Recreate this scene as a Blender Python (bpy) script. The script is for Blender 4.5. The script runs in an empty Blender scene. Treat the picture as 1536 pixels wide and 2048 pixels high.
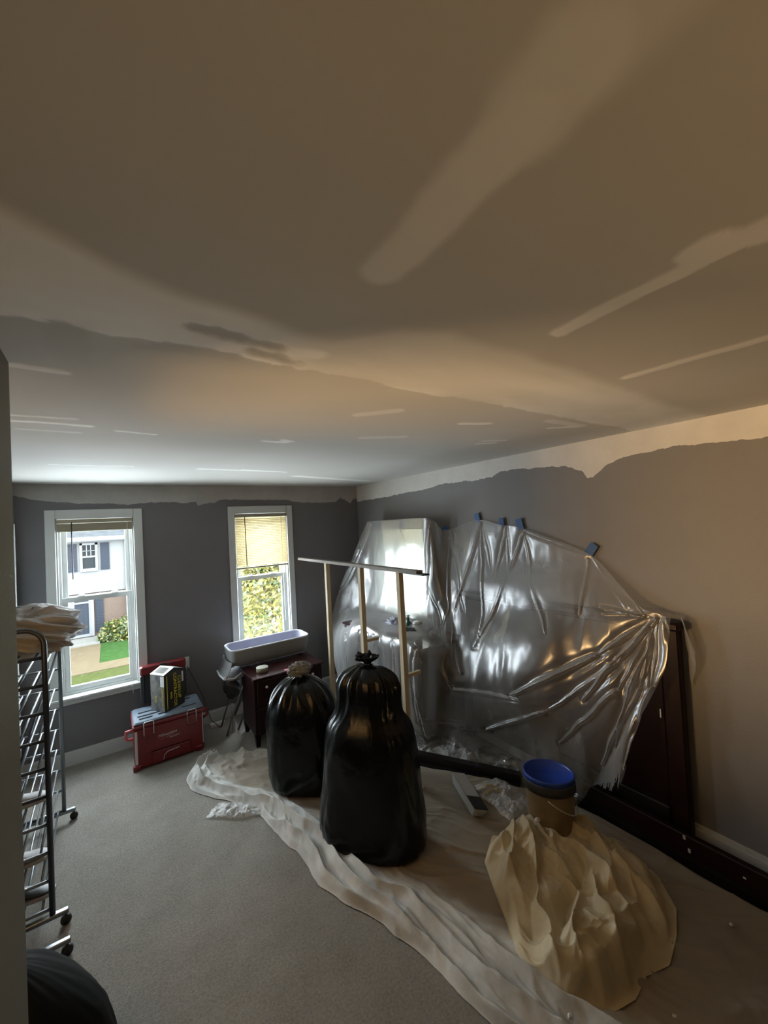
import bpy, math, random
import numpy as np
from mathutils import Matrix, Vector
PI = math.pi
random.seed(7)
sc = bpy.context.scene
col = sc.collection

# ------------------------------------------------------------------ camera
FPX, YAW, PITCH, ROLL, EYE = 800.0, .6054, .0238, -.0524, 1.963
fw = Vector((math.sin(YAW)*math.cos(PITCH), math.cos(YAW)*math.cos(PITCH), math.sin(PITCH)))
rt = Vector((math.cos(YAW), -math.sin(YAW), 0)); up = rt.cross(fw)
r2 = rt*math.cos(ROLL)+up*math.sin(ROLL); u2 = -rt*math.sin(ROLL)+up*math.cos(ROLL)
cd = bpy.data.cameras.new('camera'); cam = bpy.data.objects.new('camera', cd); col.objects.link(cam)
cd.sensor_fit = 'HORIZONTAL'; cd.sensor_width = 36; cd.lens = FPX/1536*36
cd.clip_start = .02; cd.clip_end = 200
M = Matrix.Identity(4)
for i, v in enumerate((r2, u2, -fw)):
    for j in range(3): M[j][i] = v[j]
M[2][3] = EYE
cam.matrix_world = M
sc.camera = cam

# ------------------------------------------------------------------ sky, lights, exposure
SKY, WARM, EXPO = 13.0, 92.0, 1.62
w = bpy.data.worlds.new('sky'); sc.world = w; w.use_nodes = True
w.node_tree.nodes['Background'].inputs[0].default_value = (.82, .93, 1, 1)
w.node_tree.nodes['Background'].inputs[1].default_value = SKY
sc.view_settings.view_transform = 'Standard'; sc.view_settings.look = 'None'
sc.view_settings.exposure = EXPO; sc.view_settings.gamma = 1
sc.view_settings.use_curve_mapping = False
sc.cycles.max_bounces = 10; sc.cycles.diffuse_bounces = 6; sc.cycles.transparent_max_bounces = 16
sc.cycles.sample_clamp_indirect = 6

def area(name, loc, target, sx, sy, power, color, portal=False):
    l = bpy.data.lights.new(name, 'AREA'); l.shape = 'RECTANGLE'; l.size = sx; l.size_y = sy
    l.energy = power; l.color = color
    if portal: l.cycles.is_portal = True
    o = bpy.data.objects.new(name, l); col.objects.link(o); o.location = loc
    o.rotation_euler = (Vector(target)-Vector(loc)).to_track_quat('-Z', 'Y').to_euler()
    return o
# warm lamp in the unseen hall, through a wall opening sized for its light
area('hall_lamp', (-2.9, 3.0, 1.15), (.9, 1.2, 2.3), 1.15, .7, WARM, (1, .62, .27))
# added warm fill light behind the camera, unseen, to lift the near ceiling
area('rear_fill', (.7, -1.1, 1.0), (.7, -.6, 2.4), .5, .5, 3.3, (1, .62, .28))
area('window_daylight_portal', (-.087, 4.66, 1.355), (-.087, 0, 1.355), .575, 1.55, 1, (1, 1, 1), True)
area('window_daylight_portal', (1.423, 4.66, 1.355), (1.423, 0, 1.355), .585, 1.55, 1, (1, 1, 1), True)

XR, YB, HC, XL = 2.688, 4.49, 2.44, -.64

# ------------------------------------------------------------------ materials
def nt(name):
    m = bpy.data.materials.new(name); m.use_nodes = True
    return m, m.node_tree.nodes, m.node_tree.links, m.node_tree.nodes['Principled BSDF']
def mat(name, c, rough=.6, metal=0, var=0, vscale=8, bump=0, bscale=60, spec=.5, stretch=None, c2=None, coat=0, bdist=.01):
    m, N, L, b = nt(name)
    b.inputs['Base Color'].default_value = (*c, 1); b.inputs['Roughness'].default_value = rough
    b.inputs['Metallic'].default_value = metal; b.inputs['Specular IOR Level'].default_value = spec
    if coat: b.inputs['Coat Weight'].default_value = coat
    if var or bump or c2:
        tc = N.new('ShaderNodeTexCoord'); mp = N.new('ShaderNodeMapping'); L.new(tc.outputs['Object'], mp.inputs[0])
        if stretch: mp.inputs['Scale'].default_value = stretch
    if var or c2:
        n = N.new('ShaderNodeTexNoise'); n.inputs['Scale'].default_value = vscale; n.inputs['Detail'].default_value = 6
        n.inputs['Roughness'].default_value = .65
        L.new(mp.outputs[0], n.inputs['Vector'])
        r = N.new('ShaderNodeValToRGB'); L.new(n.outputs['Fac'], r.inputs[0]); L.new(r.outputs[0], b.inputs['Base Color'])
        d = c2 or tuple(x*(1-var) for x in c)
        r.color_ramp.elements[0].position = .35; r.color_ramp.elements[0].color = (*d, 1)
        r.color_ramp.elements[1].position = .65; r.color_ramp.elements[1].color = (*c, 1)
    if bump:
        n2 = N.new('ShaderNodeTexNoise'); n2.inputs['Scale'].default_value = bscale; n2.inputs['Detail'].default_value = 5
        L.new(mp.outputs[0], n2.inputs['Vector'])
        bp = N.new('ShaderNodeBump'); bp.inputs['Strength'].default_value = bump; bp.inputs['Distance'].default_value = bdist
        L.new(n2.outputs['Fac'], bp.inputs['Height']); L.new(bp.outputs[0], b.inputs['Normal'])
    return m
def film(name, tint, fac, rough, trans, bump, bscale, gl=.35, det=7):
    """thin plastic sheet: see-through, milky and glossy"""
    m, N, L, b = nt(name); N.remove(b); out = N['Material Output']
    tc = N.new('ShaderNodeTexCoord')
    n = N.new('ShaderNodeTexNoise'); n.inputs['Scale'].default_value = bscale; n.inputs['Detail'].default_value = det
    n.inputs['Roughness'].default_value = .6
    L.new(tc.outputs['Object'], n.inputs['Vector'])
    bp = N.new('ShaderNodeBump'); bp.inputs['Strength'].default_value = bump; bp.inputs['Distance'].default_value = .02
    L.new(n.outputs['Fac'], bp.inputs['Height'])
    g = N.new('ShaderNodeBsdfGlossy'); g.inputs['Roughness'].default_value = rough
    L.new(bp.outputs[0], g.inputs['Normal'])
    d = N.new('ShaderNodeBsdfDiffuse'); d.inputs[0].default_value = (*tint, 1); L.new(bp.outputs[0], d.inputs['Normal'])
    tl = N.new('ShaderNodeBsdfTranslucent'); tl.inputs[0].default_value = (*tint, 1); L.new(bp.outputs[0], tl.inputs['Normal'])
    a = N.new('ShaderNodeMixShader'); a.inputs[0].default_value = .45; L.new(d.outputs[0], a.inputs[1]); L.new(tl.outputs[0], a.inputs[2])
    c = N.new('ShaderNodeMixShader'); c.inputs[0].default_value = gl; L.new(a.outputs[0], c.inputs[1]); L.new(g.outputs[0], c.inputs[2])
    t = N.new('ShaderNodeBsdfTransparent'); t.inputs[0].default_value = (trans, trans, trans, 1)
    lw = N.new('ShaderNodeLayerWeight'); lw.inputs[0].default_value = .4; L.new(bp.outputs[0], lw.inputs['Normal'])
    mr = N.new('ShaderNodeMapRange'); mr.inputs['To Min'].default_value = fac; mr.inputs['To Max'].default_value = min(1, fac+.7)
    L.new(lw.outputs['Facing'], mr.inputs[0])
    f = N.new('ShaderNodeMixShader'); L.new(mr.outputs[0], f.inputs[0]); L.new(t.outputs[0], f.inputs[1]); L.new(c.outputs[0], f.inputs[2])
    L.new(f.outputs[0], out.inputs[0])
    return m
def translucent(name, c, k, rough=.5):
    m, N, L, b = nt(name); out = N['Material Output']
    b.inputs['Base Color'].default_value = (*c, 1); b.inputs['Roughness'].default_value = rough
    tl = N.new('ShaderNodeBsdfTranslucent'); tl.inputs[0].default_value = (*c, 1)
    a = N.new('ShaderNodeMixShader'); a.inputs[0].default_value = k
    L.new(b.outputs[0], a.inputs[1]); L.new(tl.outputs[0], a.inputs[2]); L.new(a.outputs[0], out.inputs[0])
    return m
def pane_mat(name, refl=.05, tr=.96):
    m, N, L, b = nt(name); N.remove(b); out = N['Material Output']
    t = N.new('ShaderNodeBsdfTransparent'); t.inputs[0].default_value = (tr, tr, tr, 1)
    g = N.new('ShaderNodeBsdfGlossy'); g.inputs['Roughness'].default_value = .02
    f = N.new('ShaderNodeMixShader'); f.inputs[0].default_value = refl
    L.new(t.outputs[0], f.inputs[1]); L.new(g.outputs[0], f.inputs[2]); L.new(f.outputs[0], out.inputs[0])
    return m

MM = {}
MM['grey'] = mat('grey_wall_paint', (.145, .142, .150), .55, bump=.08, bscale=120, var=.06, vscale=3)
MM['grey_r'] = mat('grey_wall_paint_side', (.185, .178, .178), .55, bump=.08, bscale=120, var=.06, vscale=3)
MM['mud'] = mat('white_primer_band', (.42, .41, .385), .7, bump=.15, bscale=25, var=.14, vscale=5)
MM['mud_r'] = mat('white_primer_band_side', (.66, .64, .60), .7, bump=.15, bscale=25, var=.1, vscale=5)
MM['trim'] = mat('white_trim_paint', (.52, .54, .53), .35)
MM['beige'] = mat('beige_wall_paint', (.16, .15, .12), .6, bump=.08, bscale=120)
MM['hall'] = mat('hall_paint', (.6, .55, .45), .7)
MM['sash'] = mat('window_vinyl', (.48, .50, .49), .4)
MM['glass'] = pane_mat('window_glass')
MM['blind'] = translucent('cream_blind_slat', (.50, .41, .23), .26)
MM['blind_d'] = mat('cream_blind_rail', (.30, .27, .19), .5)
MM['dark'] = mat('dark_plastic', (.03, .032, .035), .45)
MM['cord'] = mat('white_cord', (.7, .7, .68), .6)
MM['steel'] = mat('brushed_grey_steel', (.24, .255, .27), .35, 1, bump=.03, bscale=30)
MM['steel_d'] = mat('dark_steel', (.07, .075, .085), .35, .8)
MM['castor'] = mat('castor_rubber', (.02, .018, .018), .6)
MM['red'] = mat('red_toolbox_plastic', (.17, .010, .013), .42, var=.15, vscale=14)
MM['red_l'] = mat('pale_red_handle', (.55, .12, .13), .4)
MM['lid'] = mat('blue_grey_lid', (.16, .20, .25), .32, var=.3, vscale=9)
MM['print'] = mat('white_print', (.55, .50, .50), .5)
MM['yprint'] = mat('yellow_print', (.62, .50, .03), .5)
MM['carton'] = mat('black_carton', (.018, .017, .014), .4)
MM['white_card'] = mat('white_card', (.62, .62, .60), .5)
MM['cardphoto'] = mat('grey_green_print', (.20, .20, .17), .5, c2=(.05, .05, .06), vscale=14)
MM['mahog'] = mat('dark_red_mahogany', (.016, .0035, .004), .4, var=.4, vscale=4, stretch=(1, 1, 12), coat=0, spec=.3)
MM['mahog_top'] = mat('mahogany_top', (.045, .012, .014), .2, var=.35, vscale=4, stretch=(1, 10, 1), coat=.5)
MM['espresso'] = mat('black_brown_wood', (.008, .005, .005), .4, var=.3, vscale=6)
MM['lumber'] = mat('pine_lumber', (.56, .47, .31), .6, var=.22, vscale=9, stretch=(8, 8, .6), bump=.1)
MM['plate'] = mat('weathered_top_plate', (.26, .23, .20), .6, var=.35, vscale=7, stretch=(8, .6, 8))
MM['mirror'] = mat('mirror_silvering', (.85, .88, .80), .30, 1)
MM['mframe'] = mat('grey_mirror_frame', (.14, .12, .115), .45, var=.1)
MM['bagbk'] = mat('black_bin_liner', (.004, .0045, .005), .22, bump=.45, bscale=4.5, spec=.33, bdist=.03)
MM['fabric_g'] = mat('grey_bassinet_fabric', (.20, .20, .205), .8, bump=.2, bscale=200)
MM['fabric_l'] = mat('lilac_grey_lining', (.36, .37, .46), .7, var=.1)
MM['rim'] = mat('pale_rim_piping', (.55, .57, .62), .5)
MM['fabric_bk'] = mat('black_fabric', (.003, .003, .003), .6, bump=.2, bscale=6, spec=.12)
MM['rag'] = mat('grey_rag', (.33, .32, .29), .9, var=.5, vscale=40)
MM['paper'] = mat('paper_tape', (.62, .62, .54), .6, var=.1)
MM['tapecore'] = mat('brown_tape_side', (.20, .18, .12), .6)
MM['bluetape'] = mat('blue_painter_tape', (.035, .105, .27), .6)
MM['bluelid'] = mat('blue_bucket_lid', (.012, .045, .30), .3)
MM['bucket'] = mat('tan_bucket', (.26, .19, .11), .5, var=.3)
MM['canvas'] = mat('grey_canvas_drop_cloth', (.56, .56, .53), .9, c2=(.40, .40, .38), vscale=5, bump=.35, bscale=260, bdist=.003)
MM['tan'] = mat('tan_canvas_drop_cloth', (.54, .46, .31), .85, c2=(.44, .37, .24), vscale=4, bump=.3, bscale=260, bdist=.003)
MM['film'] = film('clear_plastic_sheeting', (.66, .66, .65), .27, .24, .96, .22, 5, gl=.30, det=2)
MM['film2'] = film('crumpled_clear_plastic', (.85, .85, .85), .3, .15, .95, .9, 30, gl=.4)
MM['whitebag'] = mat('white_plastic_bag', (.42, .40, .38), .55, bump=.5, bscale=16, spec=.3)
MM['shoe'] = mat('pale_shoe', (.42, .42, .43), .6)
MM['green'] = mat('green_bottle', (.02, .09, .045), .2)
MM['foil'] = mat('silver_metal', (.62, .63, .62), .4, .35, bump=.2, bscale=30)
MM['yellow'] = mat('yellow_strap', (.50, .33, .05), .5)

# carpet
m, N, L, b = nt('beige_carpet'); MM['carpet'] = m
b.inputs['Roughness'].default_value = 1; b.inputs['Specular IOR Level'].default_value = .1
tc = N.new('ShaderNodeTexCoord')
n1 = N.new('ShaderNodeTexNoise'); n1.inputs['Scale'].default_value = 5; n1.inputs['Detail'].default_value = 8; n1.inputs['Roughness'].default_value = .7
n2 = N.new('ShaderNodeTexNoise'); n2.inputs['Scale'].default_value = 85; n2.inputs['Detail'].default_value = 8; n2.inputs['Roughness'].default_value = .75
n3 = N.new('ShaderNodeTexVoronoi'); n3.inputs['Scale'].default_value = 420
for n in (n1, n2, n3): L.new(tc.outputs['Object'], n.inputs['Vector'])
mx = N.new('ShaderNodeMix'); mx.data_type = 'RGBA'; mx.inputs[0].default_value = .5
ra = N.new('ShaderNodeValToRGB'); ra.color_ramp.elements[0].position = .36; ra.color_ramp.elements[1].position = .62
ra.color_ramp.elements[0].color = (.36, .335, .285, 1); ra.color_ramp.elements[1].color = (.50, .475, .42, 1)
rb = N.new('ShaderNodeValToRGB'); rb.color_ramp.elements[0].position = .3; rb.color_ramp.elements[1].position = .68
rb.color_ramp.elements[0].color = (.19, .17, .145, 1); rb.color_ramp.elements[1].color = (.72, .69, .62, 1)
L.new(n1.outputs['Fac'], ra.inputs[0]); L.new(n2.outputs['Fac'], rb.inputs[0])
L.new(ra.outputs[0], mx.inputs[6]); L.new(rb.outputs[0], mx.inputs[7]); L.new(mx.outputs[2], b.inputs['Base Color'])
ad = N.new('ShaderNodeMath'); ad.operation = 'ADD'; L.new(n3.outputs['Distance'], ad.inputs[0]); L.new(n2.outputs['Fac'], ad.inputs[1])
bp = N.new('ShaderNodeBump'); bp.inputs['Strength'].default_value = .9; bp.inputs['Distance'].default_value = .012
L.new(ad.outputs[0], bp.inputs['Height']); L.new(bp.outputs[0], b.inputs['Normal'])

# drop cloth: grey canvas at the bunched edge, brown canvas inside
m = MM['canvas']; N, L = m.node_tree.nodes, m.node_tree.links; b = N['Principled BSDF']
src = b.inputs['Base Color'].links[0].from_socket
at = N.new('ShaderNodeAttribute'); at.attribute_name = 'grey_edge'
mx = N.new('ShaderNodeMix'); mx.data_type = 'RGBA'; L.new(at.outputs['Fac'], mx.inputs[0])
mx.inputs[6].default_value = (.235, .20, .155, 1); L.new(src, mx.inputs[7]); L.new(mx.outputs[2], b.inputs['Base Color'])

# ceiling: two colours (old paint, joint compound) blended by a painted mask attribute
m, N, L, b = nt('patched_ceiling'); MM['ceiling'] = m
b.inputs['Roughness'].default_value = .75; b.inputs['Specular IOR Level'].default_value = .2
at = N.new('ShaderNodeAttribute'); at.attribute_name = 'mud'
mx = N.new('ShaderNodeMix'); mx.data_type = 'RGBA'; L.new(at.outputs['Fac'], mx.inputs[0])
mx.inputs[6].default_value = (.47, .455, .415, 1); mx.inputs[7].default_value = (.90, .90, .87, 1)
L.new(mx.outputs[2], b.inputs['Base Color'])
tc = N.new('ShaderNodeTexCoord'); n1 = N.new('ShaderNodeTexNoise'); n1.inputs['Scale'].default_value = 40
L.new(tc.outputs['Object'], n1.inputs['Vector'])
bp = N.new('ShaderNodeBump'); bp.inputs['Strength'].default_value = .05; bp.inputs['Distance'].default_value = .01
L.new(n1.outputs['Fac'], bp.inputs['Height']); L.new(bp.outputs[0], b.inputs['Normal'])

# ------------------------------------------------------------------ helpers
class MB:
    def __init__(s): s.v = []; s.f = []; s.mi = []; s.sm = []
    def add(s, vs, fs, mi=0, smooth=False):
        o = len(s.v); s.v += [tuple(p) for p in vs]; s.f += [tuple(i+o for i in f) for f in fs]
        s.mi += [mi]*len(fs); s.sm += [smooth]*len(fs); return s
    def box(s, x0, y0, z0, x1, y1, z1, mi=0, rot=None):
        vs = [(x, y, z) for x in (x0, x1) for y in (y0, y1) for z in (z0, z1)]
        if rot:
            c = Vector(((x0+x1)/2, (y0+y1)/2, (z0+z1)/2)); R = rot.to_matrix() if hasattr(rot, 'to_matrix') else rot
            vs = [tuple(c+R@(Vector(p)-c)) for p in vs]
        return s.add(vs, [(0, 1, 3, 2), (4, 6, 7, 5), (0, 4, 5, 1), (2, 3, 7, 6), (0, 2, 6, 4), (1, 5, 7, 3)], mi)
    def bbox(s, x0, y0, z0, x1, y1, z1, r=.006, mi=0):
        """box with bevelled vertical and horizontal edges (chamfer)"""
        vs = []; 
        for z, k in ((z0, r), (z0+r, 0), (z1-r, 0), (z1, r)):
            a, b2, c, d = x0+k, y0+k, x1-k, y1-k
            q = r
            vs += [(a+q, b2, z), (c-q, b2, z), (c, b2+q, z), (c, d-q, z), (c-q, d, z), (a+q, d, z), (a, d-q, z), (a, b2+q, z)]
        fs = [tuple(range(7, -1, -1)), tuple(range(24, 32))]
        for k in range(3):
            for i in range(8):
                j = (i+1) % 8; fs.append((k*8+i, k*8+j, k*8+8+j, k*8+8+i))
        return s.add(vs, fs, mi)
    def tube(s, pts, r, n=8, mi=0, closed=False, rs=None):
        pts = [Vector(p) for p in pts]; m = len(pts); vs = []; fs = []
        up = Vector((0, 0, 1)); prev = None
        for i, p in enumerate(pts):
            if closed: t = pts[(i+1) % m]-pts[i-1]
            else: t = pts[min(i+1, m-1)]-pts[max(i-1, 0)]
            t.normalize()
            a = prev if prev is not None else (up if abs(t.z) < .95 else Vector((1, 0, 0)))
            a = (a-t*a.dot(t)); a = a.normalized() if a.length > 1e-6 else t.orthogonal().normalized()
            prev = a; b2 = t.cross(a); R = rs[i] if rs else r
            for k in range(n):
                h = 2*PI*k/n; vs.append(p+a*(R*math.cos(h))+b2*(R*math.sin(h)))
        for i in range(m if closed else m-1):
            for k in range(n):
                i2 = (i+1) % m; fs.append((i*n+k, i2*n+k, i2*n+(k+1) % n, i*n+(k+1) % n))
        if not closed: fs += [tuple(range(n)), tuple(range(m*n-1, m*n-n-1, -1))]
        return s.add(vs, fs, mi, n > 5)
    def lathe(s, prof, cx, cy, n=40, mi=0, smooth=True, M=None, cap=True):
        vs = []; fs = []
        for r, z in prof:
            for k in range(n):
                h = 2*PI*k/n; vs.append(Vector((cx+r*math.cos(h), cy+r*math.sin(h), z)))
        for i in range(len(prof)-1):
            for k in range(n): fs.append((i*n+k, i*n+(k+1) % n, (i+1)*n+(k+1) % n, (i+1)*n+k))
        if cap: fs += [tuple(range(n-1, -1, -1)), tuple(range((len(prof)-1)*n, len(prof)*n))]
        if M: vs = [M@v for v in vs]
        return s.add(vs, fs, mi, smooth)
    def build(s, name, mats, parent=None, loc=None):
        me = bpy.data.meshes.new(name); v = s.v
        if loc: v = [(p[0]-loc[0], p[1]-loc[1], p[2]-loc[2]) for p in v]
        me.from_pydata(v, [], s.f)
        for mm in (mats if isinstance(mats, (list, tuple)) else [mats]): me.materials.append(mm)
        me.polygons.foreach_set('material_index', s.mi); me.polygons.foreach_set('use_smooth', s.sm)
        me.update()
        o = bpy.data.objects.new(name, me); col.objects.link(o)
        if loc and not parent: o.location = loc
        if parent:
            o.parent = parent
            o.matrix_parent_inverse = Matrix.Identity(4)
            if loc: o.location = Vector(loc)-parent_world(parent)
            else: o.location = -parent_world(parent)
        return o
def parent_world(p):
    v = Vector(p.location)
    while p.parent: p = p.parent; v += p.location
    return v
def empty(name, loc):
    o = bpy.data.objects.new(name, None); o.location = loc; o.empty_display_size = .1; col.objects.link(o); return o
def tag(o, label=None, cat=None, group=None, kind=None):
    if label: o['label'] = label
    if cat: o['category'] = cat
    if group: o['group'] = group
    if kind: o['kind'] = kind
    return o
def gridmesh(name, P, m, parent=None, smooth=True, mask=None, solid=0, closed_u=False):
    """P: (nu, nv, 3) array"""
    nu, nv = P.shape[:2]
    idx = np.arange(nu*nv).reshape(nu, nv)
    A = idx[:-1, :-1].ravel(); B = idx[1:, :-1].ravel(); C = idx[1:, 1:].ravel(); D = idx[:-1, 1:].ravel()
    F = np.stack([A, B, C, D], 1)
    if closed_u:
        F = np.concatenate([F, np.stack([idx[-1, :-1], idx[0, :-1], idx[0, 1:], idx[-1, 1:]], 1)])
    if mask is not None: F = F[mask.ravel()]
    me = bpy.data.meshes.new(name)
    V = P.reshape(-1, 3).astype(float)
    pw = parent_world(parent) if parent else None
    me.from_pydata(V.tolist(), [], F.tolist())
    me.materials.append(m)
    me.polygons.foreach_set('use_smooth', [smooth]*len(me.polygons)); me.update()
    o = bpy.data.objects.new(name, me); col.objects.link(o)
    if parent: o.parent = parent; o.location = -pw
    if solid:
        md = o.modifiers.new('thickness', 'SOLIDIFY'); md.thickness = solid; md.offset = 0
    return o
_rng = np.random.RandomState(3)
_T = _rng.rand(256, 256)
def vn(x, y):
    x = np.asarray(x, float); y = np.asarray(y, float)
    xi = np.floor(x).astype(int); yi = np.floor(y).astype(int); fx = x-xi; fy = y-yi
    fx = fx*fx*fx*(fx*(fx*6-15)+10); fy = fy*fy*fy*(fy*(fy*6-15)+10)
    a = _T[xi % 256, yi % 256]; b2 = _T[(xi+1) % 256, yi % 256]; c = _T[xi % 256, (yi+1) % 256]; d = _T[(xi+1) % 256, (yi+1) % 256]
    return (a*(1-fx)+b2*fx)*(1-fy)+(c*(1-fx)+d*fx)*fy
def fbm(x, y, o=4, g=.5):
    s = 0; a = 1; t = 0
    for k in range(o): s = s+a*vn(x*2**k+17*k, y*2**k+31*k); t += a; a *= g
    return s/t*2-1
def ridged(x, y, o=3, g=.5):
    s = 0; a = 1; t = 0
    for k in range(o): s = s+a*(1-abs(2*vn(x*2**k+11*k, y*2**k+5*k)-1)*1.6); t += a; a *= g
    return s/t
def sst(a, b2, x): t = np.clip((x-a)/(b2-a), 0, 1); return t*t*(3-2*t)
def segd(x, y, x0, y0, x1, y1):
    dx, dy = x1-x0, y1-y0; t = np.clip(((x-x0)*dx+(y-y0)*dy)/(dx*dx+dy*dy), 0, 1)
    return np.hypot(x-x0-t*dx, y-y0-t*dy), t
def catmull(P, n):
    """resample rows of P (k, ..., 3) to n rows"""
    P = np.asarray(P, float); k = len(P); t = np.linspace(0, k-1, n); i = np.minimum(np.floor(t).astype(int), k-2); f = t-i
    f = f.reshape((-1,)+(1,)*(P.ndim-1))
    p0 = P[np.maximum(i-1, 0)]; p1 = P[i]; p2 = P[i+1]; p3 = P[np.minimum(i+2, k-1)]
    return .5*((2*p1)+(-p0+p2)*f+(2*p0-5*p1+4*p2-p3)*f*f+(-p0+3*p1-3*p2+p3)*f**3)
def resample(pts, n):
    P = np.asarray(pts, float); d = np.concatenate([[0], np.cumsum(np.linalg.norm(np.diff(P, axis=0), axis=1))])
    t = np.linspace(0, d[-1], n); return np.stack([np.interp(t, d, P[:, k]) for k in range(P.shape[1])], 1)

# ------------------------------------------------------------------ room shell
tag(MB().box(-3.4, -1.5, -.1, XR+.15, YB+.14, 0).build('floor', MM['carpet']), kind='structure')

# ceiling with joint compound mask
def ceil_mask(X, Y):
    wx = .05*fbm(X*3, Y*3, 4); wy = .05*fbm(X*3+40, Y*3+9, 4); fine = .02*fbm(X*22, Y*22, 3)
    x = X+wx*.6; y = Y+wy*.6
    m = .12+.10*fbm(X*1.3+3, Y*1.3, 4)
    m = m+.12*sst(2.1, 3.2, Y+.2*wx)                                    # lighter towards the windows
    def blob(v, e=.02): return sst(e, -e, v)
    def add(mk, a): nonlocal m; m = m*(1-mk)+np.maximum(m, a)*mk
    def cap(x0, y0, x1, y1, r, a, e=.008, wob=.25, cut=0):
        d, t = segd(X+wx*wob, Y+wy*wob, x0, y0, x1, y1); add(blob(d-r+fine*.3, e), a)
    # strips over the joists
    cap(.445, .61, .435, .275, .045, .58, .012); cap(.44, .28, .42, .20, .055, .50, .018)
    cap(1.00, .585, .97, .18, .028, .72, .006); cap(.97, .18, .95, -.6, .045, .66, .008); cap(.935, .26, .93, .24, .04, .72, .006)
    cap(1.575, .66, 1.60, .28, .026, .62, .008); cap(1.60, .28, 1.66, -.6, .03, .58, .008)
    cap(.43, .20, .40, -.3, .05, .35, .03)
    # wide band along the sheet joint
    yy = Y+wy*.5
    ue = np.interp(X, [-.5, -.3, -.08, .025, .125, .33, .42, .50, .62, .75, 1.06, 1.5, 2.7], [.60, .62, .775, .84, .875, .905, .93, .93, .80, .745, .725, .74, .76])
    band = sst(-.035, .035, yy+wx*.5-ue)*(1-sst(1.115, 1.127, yy+fine*.8))
    amp = .50+.42*sst(.62, .2, X)+.14*fbm(X*4, Y*9, 3)
    add(band*sst(-.5, -.25, X), amp)
    add(blob(np.abs(X-1.45-wx*2)-.42, .2)*blob(np.abs(yy-.87)-.05, .03), .62)
    for a in ((.10, 1.10, .30, 1.07, .018), (.02, 1.10, .10, 1.075, .03), (.44, 1.02, .50, 1.0, .03), (.42, 1.105, .45, 1.10, .012), (.31, 1.10, .32, 1.098, .008)):
        cap(*a, .9, .012)
    # bare smudges left inside the band
    def dark(x0, y0, x1, y1, r, a=.05, e=.015):
        nonlocal m; d, t = segd(X+wx*.4, Y+wy*.4, x0, y0, x1, y1); k = blob(d-r+fine, e); m = m*(1-k)+np.minimum(m, a)*k
    dark(.18, 1.0, .40, 1.015, .018); dark(.10, 1.16, .30, 1.13, .03); dark(-.06, 1.14, -.05, 1.5, .045); dark(.34, 1.06, .47, 1.09, .02)
    dark(-.2, 1.385, -.12, 1.40, .02)
    cap(-.22, 1.44, -.09, 1.45, .02, .55)
    # second joint
    dark(-.4, 2.06, .95, 2.10, .10, .14, .03); dark(.9, 2.05, 1.25, 2.12, .08, .12, .03)
    cap(-.4, 2.035, -.1, 2.0, .012, .8, .006); cap(-.4, 2.11, -.06, 2.11, .018, .95, .006); cap(.05, 2.17, .2, 2.19, .014, .95, .006)
    cap(.72, 2.16, .84, 2.15, .022, 1, .01); cap(.80, 2.10, .86, 2.12, .02, .95, .008); cap(-.3, 2.27, -.1, 2.27, .015, .5); dark(-.3, 2.5, -.15, 2.48, .04, .2)
    # third joint
    dark(-.4, 3.2, .4, 3.28, .05, .35, .02); cap(-.3, 3.3, .15, 3.27, .012, 1, .008); cap(.6, 3.3, 1.2, 3.33, .03, .85, .02); cap(.9, 3.27, 1.3, 3.35, .015, 1, .008); dark(1.0, 2.55, 1.1, 2.5, .04, .3)
    dark(1.15, 3.0, 1.8, 3.2, .07, .3, .04); cap(1.5, 3.6, 2.5, 3.9, .05, .8, .04)
    # spot patches over screws
    for a in ((.93, 1.50, 1.05, 1.37, .03, .5), (1.50, 1.43, 1.62, 1.37, .022, .75), (1.98, 1.70, 2.10, 1.63, .02, .5), (2.06, 1.30, 2.20, 1.20, .018, .65), (2.02, 1.78, 2.1, 1.72, .02, .6), (1.2, 1.9, 1.4, 1.8, .03, .4), (1.9, 1.2, 2.2, 1.19, .03, .45)):
        cap(*a[:4], a[4], a[5])
    return np.clip(m, 0, 1)
STEP = .01
xs = np.arange(-.66, XR+.011, STEP); ys = np.arange(-.9, YB+.011, STEP)
CX, CY = np.meshgrid(xs, ys, indexing='ij')
P = np.stack([CX, CY, np.full_like(CX, HC)-.0025*sst(.2, .8, ceil_mask(CX, CY))], 2)
co = gridmesh('ceiling', P, MM['ceiling']); tag(co, kind='structure')
at = co.data.attributes.new('mud', 'FLOAT', 'POINT'); at.data.foreach_set('value', ceil_mask(CX, CY).ravel().astype(np.float32))
MB().box(-3.4, -1.5, HC+.003, XR+.15, YB+.14, HC+.1).build('ceiling', MM['hall'], co)

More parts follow.
